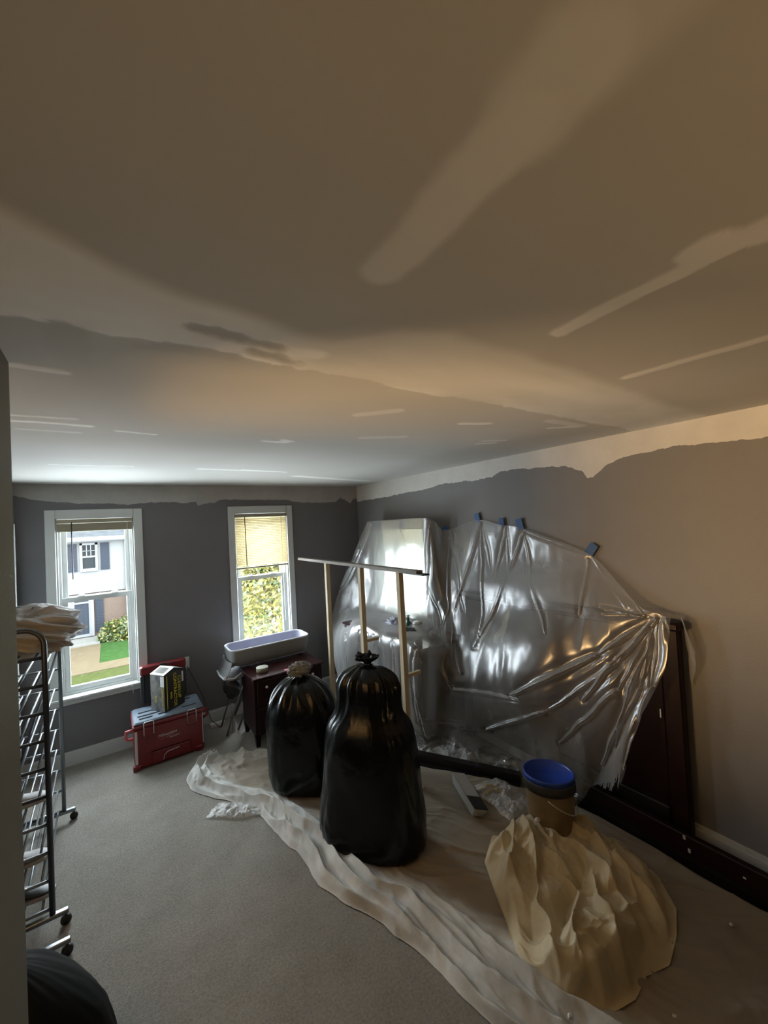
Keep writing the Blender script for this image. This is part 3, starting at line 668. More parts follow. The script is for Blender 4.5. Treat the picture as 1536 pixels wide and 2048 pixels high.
MB().tube([(-.215, 2.502, .06), (-.215, 2.502, .045)], .006, 6).lathe([(.001, -.011), (.022, -.011), (.024, 0), (.022, .011), (.001, .011)], 0, 0, 14, M=Matrix.Translation((-.215, 2.502, .024))@Matrix.Rotation(PI/2, 4, 'X')).build('castor', MM['castor'], gr)
MB().tube([(-.57, 2.502, .07), (-.57, 2.502, 1.3)], .011, 8).build('post', MM['steel'], gr)

# ------------------------------------------------------------------ red toolbox
tb = tag(empty('toolbox', (.395, 4.17, 0)), 'large red toolbox with grey lid and metal latches under the left window', 'toolbox')
bd = MB(); bd.bbox(.128, 4.0, .0, .662, 4.34, .335, .012)
bd.bbox(.118, 3.992, .335, .672, 4.35, .362, .006)
bd.bbox(.25, 3.988, .02, .55, 4.002, .12, .006); body = bd.build('body', MM['red'], tb)
MB().bbox(.132, 3.992, .05, .152, 4.001, .32, .003).build('edge_strip', MM['print'], tb)
MB().bbox(.650, 3.993, .06, .657, 4.001, .33, .002).build('edge_strip', MM['print'], tb)
for x in (.145, .62): MB().bbox(x-.03, 3.985, 0, x+.03, 4.02, .045, .006).build('corner_foot', MM['red'], tb)
hd = MB().tube([(.12, 4.03, .33), (.075, 4.03, .33), (.07, 4.035, .28), (.085, 4.04, .255), (.125, 4.04, .255)], .012, 8); hd.build('side_handle', MM['red_l'], tb)
MB().tube([(.665, 4.05, .33), (.70, 4.05, .33), (.70, 4.05, .27), (.665, 4.05, .26)], .012, 8).build('side_handle', MM['red'], tb)
ld = MB(); ld.bbox(.125, 4.0, .362, .665, 4.34, .388, .01)
lid = ld.build('lid', MM['lid'], tb)
for (x, y, L_) in ((.17, 4.06, .10), (.16, 4.12, .16), (.17, 4.20, .12), (.31, 4.07, .08), (.38, 4.20, .16), (.5, 4.08, .12), (.5, 4.26, .1)):
    MB().bbox(x, y, .388, x+L_, y+.028, .397, .003).build('lid_cleat', MM['lid'], lid)
    MB().box(x+.005, y-.006, .3885, x+L_-.005, y, .3895).build('lid_groove', MM['dark'], lid)
for x in (.235, .565):
    l_ = MB().bbox(x-.036, 3.982, .255, x+.036, 4.0, .335, .004).build('latch', MM['red'], tb)
    MB().tube([(x-.036, 3.978, .275), (x-.036, 3.978, .375), (x-.028, 3.984, .384), (x+.028, 3.984, .384), (x+.036, 3.978, .375), (x+.036, 3.978, .275)], .0035, 6).build('latch_wire', MM['foil'], l_)
MB().tube([(.335, 3.984, .03), (.345, 3.982, .07), (.37, 3.981, .09), (.46, 3.981, .10)], .003, 6).build('front_grip', MM['print'], tb)
def text(name, s, size, M_, m, parent, shear=0, ext=.0006):
    c = bpy.data.curves.new(name, 'FONT'); c.body = s; c.size = size; c.extrude = ext; c.shear = shear; c.align_x = 'CENTER'; c.align_y = 'CENTER'
    c.materials.append(m); t_ = bpy.data.objects.new(name, c); col.objects.link(t_)
    bpy.context.view_layer.update()
    me = bpy.data.meshes.new_from_object(t_.evaluated_get(bpy.context.evaluated_depsgraph_get())); bpy.data.objects.remove(t_); me.name = name
    o = bpy.data.objects.new(name, me); col.objects.link(o); o.parent = parent
    o.matrix_local = Matrix.Translation(-parent_world(parent))@M_; return o
FRONT = Matrix.Rotation(PI/2, 4, 'X')
text('lettering', 'Milwaukee', .034, Matrix.Translation((.372, 3.9985, .232))@Matrix.Rotation(-.06, 4, 'Y')@FRONT, MM['print'], tb, .35)
text('lettering', 'PACKOUT', .017, Matrix.Translation((.425, 3.9985, .198))@Matrix.Rotation(-.06, 4, 'Y')@FRONT, MM['print'], tb, .3)
MB().add([(.300, 3.9985, .196), (.395, 3.9985, .214), (.43, 3.9985, .226), (.392, 3.9985, .211)], [(0, 1, 2, 3)]).build('lettering_underline', MM['print'], tb)

# open red case standing behind
cs = tag(empty('tool_case', (.39, 4.38, .39)), 'red and black tool case lid standing upright behind the contractor bag box', 'tool case')
MB().bbox(.205, 4.345, .397, .235, 4.40, .66, .004).bbox(.545, 4.345, .397, .582, 4.40, .66, .004).bbox(.235, 4.375, .397, .545, 4.40, .66, .004).build('black_frame', MM['dark'], cs)
MB().bbox(.203, 4.34, .66, .584, 4.405, .745, .012).build('red_top', MM['red'], cs)
MB().bbox(.36, 4.335, .70, .42, 4.345, .745, .003).build('top_latch', MM['dark'], cs)

# contractor bag carton
th = math.radians(-34); ct = tag(empty('contractor_bag_box', (.40, 4.16, .40)), 'black and yellow carton of contractor bags on the toolbox lid', 'box')
Rz = Matrix.Translation((.405, 4.175, .398))@Matrix.Rotation(math.radians(33), 4, 'Z')
def rb(mb, x0, y0, z0, x1, y1, z1, mi=0):
    t = MB().box(x0, y0, z0, x1, y1, z1); mb.add([tuple(Rz@Vector(v)) for v in t.v], t.f, mi); return mb
cw, cdp, chh = .205, .17, .315
rb(MB(), -cw/2, -cdp/2, 0, cw/2, cdp/2, chh).build('carton', MM['carton'], ct)
rb(MB(), -cw/2-.001, -cdp/2, .0, -cw/2, cdp/2, chh).build('photo_panel', MM['cardphoto'], ct)
rb(MB(), -cw/2-.002, -cdp/2, chh-.10, -cw/2, -cdp/2+.045, chh-.01).build('label_patch', MM['white_card'], ct)
fl = MB(); q = [(-cw/2, -cdp/2, chh), (cw/2, -cdp/2, chh), (cw/2, 0, chh+.035), (-cw/2, 0, chh+.035), (cw/2, cdp/2, chh), (-cw/2, cdp/2, chh)]
q = [(-cw/2-.005, -cdp/2-.003, chh+.002), (.0, -cdp/2-.003, chh+.04), (0, cdp/2, chh+.04), (-cw/2-.005, cdp/2, chh+.002), (cw/2, -cdp/2, chh), (cw/2, cdp/2, chh)]
fl.add([tuple(Rz@Vector(p)) for p in q], [(0, 1, 2, 3), (1, 4, 5, 2)]); fl.build('top_flap', MM['white_card'], ct)
fl = MB(); q = [(-.085, -.05, chh+.0135), (-.02, -.05, chh+.036), (-.02, .06, chh+.036), (-.085, .06, chh+.0135)]
fl.add([tuple(Rz@Vector(p)) for p in q], [(0, 1, 2, 3)]); fl.build('flap_print', MM['cardphoto'], ct)
def sidetext(s, size, x, z, m):
    text('lettering', s, size, Rz@Matrix.Translation((x, -cdp/2-.001, z))@Matrix.Rotation(PI/2, 4, 'X')@Matrix.Rotation(-PI/2, 4, 'Z'), m, ct, 0)
sidetext('CONTRACTOR', .043, .005, .155, MM['yprint']); sidetext('CLEAN-UP', .043, .048, .165, MM['yprint']); sidetext('BAGS', .024, -.035, .12, MM['yprint'])
rb(MB(), -.078, -cdp/2-.001, .01, -.072, -cdp/2, .30).build('yellow_stripe', MM['yprint'], ct)
rb(MB(), .078, -cdp/2-.001, .20, .095, -cdp/2, .29).build('hand_hole', MM['print'], ct)
for s_, z_, y_ in (('CONTRACTOR', .13, -.06), ('BAGS', .10, .02)):
    text('lettering', s_, .024, Rz@Matrix.Translation((-cw/2-.002, y_, z_))@Matrix.Rotation(-PI/2, 4, 'Z')@Matrix.Rotation(PI/2, 4, 'X')@Matrix.Rotation(-PI/2, 4, 'Z'), MM['yprint'], ct, 0)

# ------------------------------------------------------------------ nightstand
ns = tag(empty('nightstand', (1.36, 3.9, 0)), 'dark red wooden nightstand under the right window', 'nightstand')
MB().bbox(1.022, 3.668, .592, 1.712, 4.085, .612, .004).build('top', MM['mahog_top'], ns)
MB().bbox(1.032, 3.682, .10, 1.702, 4.075, .592, .004).build('carcass', MM['mahog'], ns)
for z0, z1 in ((.115, .34), (.35, .582)):
    dr = MB().bbox(1.06, 3.668, z0, 1.675, 3.684, z1, .004).build('drawer', MM['mahog'], ns)
    for x in (1.14, 1.59): MB().lathe([(.004, 0), (.006, .012), (.013, .018), (.011, .026), (.001, .028)], 0, 0, 14, M=Matrix.Translation((x, 3.668, (z0+z1)/2+.06))@Matrix.Rotation(PI/2, 4, 'X')).build('knob', MM['foil'], dr)
for x in (1.032, 1.652):
    for y in (3.682, 4.025): MB().add([(x, y, .10), (x+.05, y, .10), (x+.05, y+.05, .10), (x, y+.05, .10), (x+.008, y+.008, 0), (x+.042, y+.008, 0), (x+.042, y+.042, 0), (x+.008, y+.042, 0)], [(0, 4, 5, 1), (1, 5, 6, 2), (2, 6, 7, 3), (3, 7, 4, 0), (4, 7, 6, 5)]).build('leg', MM['mahog'], ns)
tp = tag(empty('tape_roll', (1.16, 3.83, .612)), 'roll of paper joint tape on the nightstand', 'tape')
MB().lathe([(.022, .612), (.055, .612), (.055, .648), (.022, .648)], 1.16, 3.83, 32).build('tape', MM['tapecore'], tp)
MB().lathe([(.02, .648), (.056, .648), (.056, .653), (.02, .653)], 1.16, 3.83, 32).build('side_label', MM['paper'], tp)
MB().box(1.14, 3.80, .6532, 1.152, 3.806, .6536).box(1.165, 3.812, .6532, 1.178, 3.818, .6536).build('print_mark', MM['dark'], tp)
MB().box(1.33, 3.70, .6125, 1.40, 3.735, .6135)
tag(MB().box(1.33, 3.69, .6122, 1.40, 3.725, .6132).build('note_paper', MM['red_l']), 'small pinkish slip of paper on the nightstand edge', 'paper')

# ------------------------------------------------------------------ bassinet
bs = tag(empty('bassinet', (1.32, 4.2, 0)), 'grey fabric bassinet on folding legs behind the nightstand', 'bassinet')
def rrect(x0, y0, x1, y1, r, n=7):
    o = []
    for cx_, cy_, a0 in ((x1-r, y0+r, -PI/2), (x1-r, y1-r, 0), (x0+r, y1-r, PI/2), (x0+r, y0+r, PI)):
        for a in np.linspace(a0, a0+PI/2, n): o.append((cx_+r*math.cos(a), cy_+r*math.sin(a)))
    return np.array(o)
RX0, RX1, RY0, RY1 = .925, 1.735, 4.0, 4.33
def ring(z, dx, dy, sag=0, r=.08):
    q = rrect(RX0+dx, RY0+dy, RX1-dx, RY1-dy, r); zz = z-sag*np.sin(np.clip((q[:, 0]-RX0)/(RX1-RX0), 0, 1)*PI)*(q[:, 1] < (RY0+RY1)/2)
    return np.column_stack([q, zz])
zr = .80
outer = np.stack([ring(zr, 0, 0), ring(zr-.05, -.002, -.002), ring(zr-.10, .006, .006), ring(zr-.15, .02, .02), ring(zr-.165, .05, .05)], 1)
gridmesh('outer_shell', outer, MM['fabric_g'], bs, closed_u=True)
inner = np.stack([ring(zr, .008, .008), ring(zr-.05, .016, .016), ring(zr-.10, .022, .022), ring(zr-.115, .05, .05, 0, .06), ring(zr-.118, .155, .155, 0, .005)], 1)
gridmesh('lining', inner, MM['fabric_l'], bs, closed_u=True)
MB().box(RX0+.06, RY0+.05, zr-.122, RX1-.06, RY1-.05, zr-.108).build('mattress_pad', MM['fabric_l'], bs)
MB().tube([tuple(p) for p in ring(zr, .002, .002)], .0085, 8, closed=True).build('rim', MM['rim'], bs)
hm = np.stack([np.array([(RX0-.02+.01*math.sin(6*t), y, .665-.02*t-.045*math.sin(PI*(y-RY0)/(RY1-RY0))) for t in (0,) for y in np.linspace(RY0+.02, RY1-.02, 12)]),
               np.array([(RX0+.10, y, .60) for y in np.linspace(RY0+.02, RY1-.02, 12)]), np.array([(RX0+.20, y, .63) for y in np.linspace(RY0+.02, RY1-.02, 12)])], 0)
# lower storage pocket hanging at the left end
pk = np.zeros((14, 7, 3))
for i, y in enumerate(np.linspace(RY0, RY1, 14)):
    s_ = math.sin(PI*i/13)
    for j, (x, z) in enumerate(((RX0+.005, .70), (RX0-.01, .64), (RX0-.045, .575), (RX0-.055, .545), (RX0+.0, .535), (RX0+.10, .55), (RX0+.15, .60))): pk[i, j] = (x-.012*s_, y, z-.01*s_)
gridmesh('storage_pocket', pk, MM['fabric_g'], bs, solid=.004)
MB().tube([(RX0-.05, RY0+.01, .585), (RX0-.066, RY0+.02, .560), (RX0-.072, (RY0+RY1)/2, .553), (RX0-.066, RY1-.02, .560)], .010, 8).tube([(RX0-.066, RY0+.02, .560), (RX0+.02, RY0-.006, .552), (RX0+.09, RY0-.004, .59)], .009, 8).build('pocket_rim', MM['rim'], bs)
for y in (RY0+.06, RY1-.04):
    MB().tube([(1.14, y, .66), (1.02, y, .40), (.93, y, .18), (.87, y, .012)], .009, 8).build('leg', MM['steel'], bs)
    MB().tube([(1.45, y, .66), (1.30, y, .62), (1.20, 4.11+(.22 if y > 4.2 else 0), .45), (.985, 4.11+(.22 if y > 4.2 else 0), .012)], .010, 8).build('leg', MM['steel'], bs)
for y in (RY0+.04, RY1-.04):
    MB().tube([(1.05, y, .70), (1.22, y, .64), (1.40, y, .70)], .010, 8).tube([(1.28, y, .70), (1.37, y, .64), (1.50, y, .70)], .010, 8).build('hinge_bracket', MM['steel_d'], bs)
# small things by the baseboard
tag(MB().bbox(.78, 4.34, 0, .92, 4.39, .035, .005).build('power_strip', MM['cord']), 'pale power strip on the carpet by the baseboard', 'power strip')
tag(blobmesh('dark_bundle', (.985, 4.27, .40), (.085, .10, .13), MM['dark'], amp=.2, fr=2, seed=8), 'dark bundle hanging behind the nightstand under the bassinet', 'bundle')
wp = tag(MB().box(.945, 4.13, .005, .965, 4.19, .25).build('paint_paddle', MM['shoe']), 'pale stick leaning by the nightstand leg', 'stick')

# ------------------------------------------------------------------ stud frame
fr = tag(empty('stud_frame', (1.8, 3.2, 0)), 'unfinished wooden stud frame of pale pine posts under a grey top plate', 'wall frame')
FX = 1.80
MB().box(FX-.030, 2.20, 1.578, FX+.03, 4.33, 1.604).build('top_plate', MM['plate'], fr)
MB().box(FX-.032, 2.13, 1.574, FX+.032, 2.37, 1.584).build('metal_strap', MM['dark'], fr)
for y in (3.66, 3.005, 2.44): MB().box(FX-.02, y-.02, .04, FX+.02, y+.02, 1.578).build('stud', MM['lumber'], fr)
MB().box(FX-.02, 2.3, .0, FX+.02, 3.8, .04).build('bottom_plate', MM['lumber'], fr)
MB().box(FX+.02, 2.985, .925, FX+.14, 3.012, .95).build('block', MM['lumber'], fr)
MB().box(FX+.02, 2.42, .785, FX+.14, 2.447, .81).build('block', MM['lumber'], fr)

# ------------------------------------------------------------------ dresser, mirror and things on it
ds = tag(empty('dresser', (2.37, 3.4, 0)), 'low dark dresser against the right wall under the plastic sheeting', 'dresser')
MB().bbox(2.13, 2.66, .08, 2.66, 3.97, .85, .005).build('carcass', MM['mahog'], ds)
MB().bbox(2.115, 2.64, .85, 2.668, 3.99, .872, .005).build('top', MM['mahog_top'], ds)
for a, b2 in ((2.70, 3.30), (3.33, 3.93)):
    for z0, z1 in ((.10, .33), (.345, .585), (.60, .835)):
        dr = MB().bbox(2.118, a, z0, 2.132, b2, z1, .004).build('drawer', MM['mahog'], ds)
        MB().tube([(2.117, (a+b2)/2-.05, (z0+z1)/2), (2.105, (a+b2)/2-.04, (z0+z1)/2), (2.105, (a+b2)/2+.04, (z0+z1)/2), (2.117, (a+b2)/2+.05, (z0+z1)/2)], .004, 6).build('pull', MM['foil'], dr)
for x in (2.14, 2.60):
    for y in (2.68, 3.90): MB().box(x, y, 0, x+.05, y+.05, .08).build('leg', MM['mahog'], ds)
mr = tag(empty('dresser_mirror', (2.53, 3.4, .872)), 'large rectangular mirror in a grey frame behind clear plastic', 'mirror')
MY0, MY1 = 2.90, 3.97; fwd = 2.505
mb = MB(); mb.bbox(fwd, MY0, .872, fwd+.035, MY0+.085, 1.955, .006); mb.bbox(fwd, MY1-.075, .872, fwd+.035, MY1, 1.955, .006)
mb.bbox(fwd-.004, MY0-.01, 1.872, fwd+.04, MY1+.01, 1.957, .006); mb.bbox(fwd, MY0, .872, fwd+.035, MY1, .965, .006); mb.build('frame', MM['mframe'], mr)
MB().box(fwd+.01, MY0+.08, .96, fwd+.016, MY1-.07, 1.875).build('glass', MM['mirror'], mr)
bt = tag(empty('green_bottle', (2.30, 3.02, .872)), 'dark green bottle on the dresser under the plastic', 'bottle')
MB().lathe([(.001, .872), (.036, .872), (.038, .885), (.038, .97), (.028, 1.0), (.014, 1.02), (.013, 1.05)], 2.30, 3.02, 24).build('body', MM['green'], bt)
MB().lathe([(.016, 1.05), (.016, 1.07), (.001, 1.07)], 2.30, 3.02, 16).build('cap', MM['cord'], bt)
jr = tag(empty('glass_jar', (2.33, 2.93, .872)), 'small pale jar beside the green bottle on the dresser', 'jar')
MB().lathe([(.001, .872), (.04, .872), (.045, .90), (.045, .98), (.035, 1.0)], 2.33, 2.93, 24).build('body', MM['shoe'], jr)
MB().lathe([(.037, 1.0), (.037, 1.02), (.001, 1.02)], 2.33, 2.93, 20).build('lid', MM['foil'], jr)
tag(blobmesh('black_pouch', (2.24, 2.93, .925), (.075, .13, .055), MM['dark'], amp=.25, fr=2, seed=6, flat=.873), 'black pouch lying on the dresser edge under the plastic', 'pouch')
tag(blobmesh('clothes_bundle', (2.33, 3.25, .93), (.09, .13, .07), MM['fabric_l'], amp=.5, fr=3, seed=9, flat=.873), 'crumpled pale bundle on the dresser left of the bottle', 'bundle')

# ------------------------------------------------------------------ headboard and rails
hb = tag(empty('headboard', (2.64, 1.8, 0)), 'dark red wooden headboard against the right wall, half hidden by plastic', 'headboard')
MB().bbox(2.612, .945, .10, 2.672, 1.04, 1.30, .008).build('post', MM['mahog'], hb)
MB().bbox(2.612, 2.56, .10, 2.672, 2.655, 1.30, .008).build('post', MM['mahog'], hb)
MB().bbox(2.625, 1.04, .22, 2.66, 2.56, 1.24, .006).build('panel', MM['mahog'], hb)
MB().bbox(2.585, .93, 1.26, 2.675, 2.67, 1.31, .012).build('top_rail', MM['mahog'], hb)
MB().bbox(2.60, 1.04, .12, 2.665, 2.56, .24, .006).build('bottom_rail', MM['espresso'], hb)
for y in (.95, 2.57): MB().box(2.615, y, 0, 2.67, y+.08, .10).build('leg', MM['mahog'], hb)
MB().box(2.611, 1.055, .74, 2.6118, 1.062, .79).build('staple', MM['cord'], hb)
sr = tag(empty('bed_side_rail', (2.56, .8, 0)), 'long dark red bed rail on edge along the right wall at the floor', 'bed rail')
MB().bbox(2.545, -.35, 0, 2.585, 1.62, .165, .005).build('board', MM['mahog'], sr)
MB().box(2.52, .3, .0, 2.545, 1.60, .055).build('ledge', MM['espresso'], sr)
for y, z in ((.95, .14), (.93, .08)): MB().box(2.543, y, z, 2.545, y+.012, z+.022).build('label_tag', MM['cord'], sr)
MB().box(2.543, .70, .10, 2.545, .712, .108).build('label_tag', MM['cord'], sr)
r2_ = tag(empty('bed_foot_rail', (2.2, 2.3, 0)), 'black bed rail lying on the floor under the hem of the plastic', 'bed rail')
a, b2 = Vector((1.86, 2.90, 0)), Vector((2.42, 1.93, 0)); dd = (b2-a).normalized(); nn = Vector((-dd.y, dd.x, 0))*.028
mb = MB(); mb.add([tuple(a+nn), tuple(b2+nn), tuple(b2-nn), tuple(a-nn)]+[tuple(p+Vector((0, 0, .075))) for p in (a+nn, b2+nn, b2-nn, a-nn)], [(0, 1, 2, 3), (7, 6, 5, 4), (0, 4, 5, 1), (1, 5, 6, 2), (2, 6, 7, 3), (3, 7, 4, 0)]); mb.build('board', MM['espresso'], r2_)
mb = MB(); a2, b3 = a-nn*1.0, b2-nn*1.0; mb.add([tuple(a2), tuple(b3), tuple(b3-nn*.9), tuple(a2-nn*.9)]+[tuple(p+Vector((0, 0, .02))) for p in (a2, b3, b3-nn*.9, a2-nn*.9)], [(0, 1, 2, 3), (7, 6, 5, 4), (0, 4, 5, 1), (1, 5, 6, 2), (2, 6, 7, 3), (3, 7, 4, 0)]); mb.build('ledge', MM['espresso'], r2_)

# ------------------------------------------------------------------ plastic sheeting
SHEET = [
 [(2.500,3.963,1.970),(2.450,4.174,1.638),(2.350,4.369,1.242),(2.200,4.418,0.803),(2.120,4.289,0.548),(2.080,4.094,0.264),(2.050,3.890,0.035)],
 [(2.480,3.824,1.975),(2.470,3.849,1.532),(2.450,3.893,1.075),(2.300,3.854,0.915),(2.080,3.627,0.885),(2.060,3.602,0.459),(2.040,3.512,0.042)],
 [(2.480,3.345,1.976),(2.470,3.325,1.558),(2.440,3.285,1.100),(2.300,3.235,0.969),(2.080,3.080,0.894),(2.060,3.057,0.563),(2.020,2.996,0.192)],
 [(2.480,2.849,1.970),(2.470,2.845,1.535),(2.440,2.817,1.126),(2.300,2.778,0.978),(2.070,2.610,0.903),(2.050,2.621,0.485),(2.142,2.705,0.030)],
 [(2.670,2.822,1.851),(2.580,2.710,1.485),(2.500,2.636,1.143),(2.350,2.518,0.913),(2.232,2.501,0.696),(2.207,2.536,0.304),(2.237,2.530,0.030)],
 [(2.670,2.424,1.933),(2.600,2.480,1.499),(2.500,2.560,1.155),(2.400,2.499,0.885),(2.304,2.351,0.620),(2.294,2.338,0.310),(2.324,2.281,0.030)],
 [(2.670,2.157,1.884),(2.650,2.191,1.555),(2.560,2.237,1.190),(2.420,2.124,0.887),(2.370,2.031,0.625),(2.426,2.100,0.301),(2.456,2.050,0.030)],
 [(2.670,1.984,1.860),(2.660,1.914,1.532),(2.560,1.812,1.273),(2.420,1.700,1.024),(2.370,1.709,0.695),(2.496,1.862,0.319),(2.516,1.841,0.030)],
 [(2.670,1.676,1.764),(2.660,1.657,1.550),(2.560,1.576,1.317),(2.480,1.514,1.087),(2.430,1.505,0.778),(2.475,1.629,0.389),(2.495,1.653,0.030)],
 [(2.670,1.444,1.671),(2.660,1.424,1.533),(2.560,1.339,1.335),(2.500,1.282,1.104),(2.450,1.304,0.837),(2.465,1.454,0.432),(2.495,1.530,0.030)],
 [(2.670,1.248,1.498),(2.640,1.209,1.429),(2.560,1.128,1.340),(2.520,1.133,1.134),(2.470,1.170,0.846),(2.486,1.305,0.489),(2.516,1.426,0.200)],
 [(2.640,1.089,1.348),(2.600,1.060,1.342),(2.560,0.998,1.336),(2.540,1.023,1.155),(2.500,1.083,0.951),(2.430,1.164,0.660),(2.380,1.205,0.355)],
 [(2.640,1.025,1.335),(2.600,0.987,1.336),(2.565,0.956,1.336),(2.550,0.966,1.221),(2.520,0.984,1.058),(2.500,1.062,0.873),(2.460,1.161,0.622)]]
FOLDS = [(2.770,1.843,2.647,1.008,.029),(2.380,1.913,2.585,1.176,.036),(2.380,1.913,2.250,1.472,.022),(2.380,1.913,2.294,.909,.022),(2.118,1.865,2.226,1.432,.025),(2.118,1.865,2.087,1.286,.022),(1.954,1.823,2.321,.903,.033),(1.950,1.823,1.871,1.427,.033),(1.871,1.427,1.688,1.130,.033),(1.948,1.843,1.626,1.750,.022),(1.948,1.843,1.418,1.670,.022),(1.447,1.636,1.470,1.283,.029),(1.395,1.665,1.082,1.335,.018),(1.426,1.643,1.164,1.331,.022),(1.341,1.351,1.109,1.331,.018),(2.837,1.931,2.914,1.177,.025),(2.823,1.931,2.494,1.157,.022),(2.741,1.2,2.374,.707,.058),(2.611,.891,2.442,.567,.029),(2.442,.567,1.889,.636,.033),(2.611,.891,2.646,.291,.033),(2.646,.291,2.144,.288,.029),(2.611,.891,2.609,.158,.036),(2.7,.976,2.59,.904,.022),(1.033,1.347,1.35,1.056,.033),(1.35,1.056,1.931,.657,.043),(1.033,1.341,1.233,1.03,.029),(1.233,1.03,1.689,.607,.036),(1.689,.607,2.192,.306,.036),(1.029,1.336,1.214,.896,.029),(1.214,.896,1.629,.406,.036),(1.029,1.336,1.433,.763,.036),(1.026,1.331,1.105,.932,.029),(1.105,.932,1.364,.377,.033),(1.021,1.332,1.265,.539,.029),(1.019,1.332,1.048,.951,.022),(1.048,.951,1.171,.5,.025),(1.014,1.333,1.263,1.022,.018),(.972,1.34,.905,1.148,.025),(1.314,1.312,1.058,1.354,.018),(3.529,.869,3.589,.055,.018),(3.386,.867,3.393,.124,.018),(3.251,.875,3.279,.117,.018),(3.123,.883,3.148,.165,.022),(2.924,.906,2.946,.238,.022),(2.779,.903,2.801,.249,.022),(4.051,.834,3.919,.1,.025),(3.847,.807,3.812,.082,.018),(3.88,1.932,4.4,1.1,.029),(3.311,1.867,2.607,.933,.014)]
def cells(a, n): 
    return catmull(a, n)
S = np.array(SHEET); NU, NV = 420, 300
S = catmull(S, NU); S = np.swapaxes(catmull(np.swapaxes(S, 0, 1), NV), 0, 1)
Yg, Zg = S[..., 1], S[..., 2]
dX = np.zeros_like(Yg)
for k, (y0, z0, y1, z1, wd) in enumerate(FOLDS):
    d, t = segd(Yg+.012*fbm(Yg*7+k, Zg*7, 2), Zg, y0, z0, y1, z1)
    wv = wd*.42*(.45+.55*np.sin(PI*np.clip(t*.9+.1, 0, 1)))
    big = 1.6 if 24 <= k <= 38 or 19 <= k <= 22 else 1.0
    dX += -.026*big*np.exp(-(np.abs(d)/(wv*1.1))**1.5)*(.75+.25*math.sin(k*2.3))+.012*big*np.exp(-(d/(wv*2.8))**2)
dX += -.016*ridged(Yg*2.6, Zg*1.3+7, 2)+.004*fbm(Yg*9+3, Zg*4, 2)
low = sst(.30, .02, Zg)*sst(.9, 1.5, Yg); dX += -.05*low*ridged(Yg*6+2, Zg*9, 3)
S[..., 0] += dX
lim = 2.572+.107*sst(1.27, 1.75, Zg); S[..., 0] = lim-np.log1p(np.exp(np.clip((lim-S[..., 0])/.012, -60, 60)))*.012
S[..., 2] += .02*low*ridged(Yg*8, S[..., 0]*8, 2); S[..., 2] = np.maximum(S[..., 2], .012)
ui = np.linspace(0, 1, NU)[:-1][:, None]; vi = np.linspace(0, 1, NV)[:-1][None, :]
hem = 1-.035*(ridged(ui*60, ui*0+3, 3)) 
jagm = sst(.80, .90, ui); keep = vi < (hem*(1-jagm)+(1-.09*ridged(ui*90, ui*0, 2))*jagm)
keep = keep | (ui < .02)
ps = gridmesh('plastic_sheet', S, MM['film'], mask=keep)
tag(ps, 'clear plastic sheeting taped to the wall and draped over mirror, dresser and headboard', 'plastic sheet')
# flap hanging behind the headboard end
q = np.zeros((22, 26, 3))
for i in range(22):
    for j in range(26):
        u, v = i/21, j/25
        q[i, j] = (2.60+.07*u, .935-.02-.05*v*(1-.4*u)+.03*u, 1.335-v*(.17+.22*u)-.004*math.sin(9*u))
q[..., 1] -= .012*ridged(q[..., 0]*18, q[..., 2]*5, 2)
tag(gridmesh('plastic_flap', q, MM['film']), 'loose end of plastic hanging off the near end of the headboard', 'plastic sheet')
# plastic puddle on the floor
def crumple(name, pts, h, m, label, cat, seed, fr=6, n=(90, 60), z0=.01):
    A, B = resample(pts[0], n[0]), resample(pts[1], n[0]); t = np.linspace(0, 1, n[1])[None, :, None]
    G = A[:, None, :]*(1-t)+B[:, None, :]*t; x, y = G[..., 0], G[..., 1]
    s = np.linspace(0, 1, n[0])[:, None]; tt = t[..., 0]
    env = np.sin(PI*np.clip(s, 0, 1))**.4*np.sin(PI*np.clip(tt, 0, 1))**.5
    x2 = x+.025*fbm(x*14+seed, y*14, 3); y2 = y+.025*fbm(x*14, y*14+seed, 3)
    z = z0+h*env*np.clip(ridged(x*fr+seed, y*fr, 4)+.3, 0, 2)
    return tag(gridmesh(name, np.stack([x2, y2, z], 2), m), label, cat)
crumple('plastic_scrap', ([(1.98, 2.72), (2.15, 2.42), (2.33, 2.15), (2.45, 1.95)], [(2.2, 2.78), (2.38, 2.5), (2.5, 2.25), (2.58, 2.05)]), .13, MM['film2'], 'heaped shiny folds of clear plastic on the floor behind the black rail', 'plastic sheet', 2, 5, z0=.02)
crumple('plastic_scrap', ([(.50, 3.03), (.60, 2.93), (.72, 2.86), (.80, 2.83)], [(.58, 3.14), (.66, 3.08), (.74, 3.02), (.84, 2.92)]), .035, MM['film2'], 'small scrap of clear plastic film on the carpet beside the drop cloth', 'plastic sheet', 4, 14, (70, 40))
crumple('plastic_scrap', ([(2.02, 2.10), (2.05, 1.9), (2.02, 1.72)], [(2.3, 2.05), (2.3, 1.9), (2.25, 1.70)]), .06, MM['film2'], 'wisp of clear plastic between bucket and putty knife', 'plastic sheet', 8, 10, (60, 50), z0=.04)

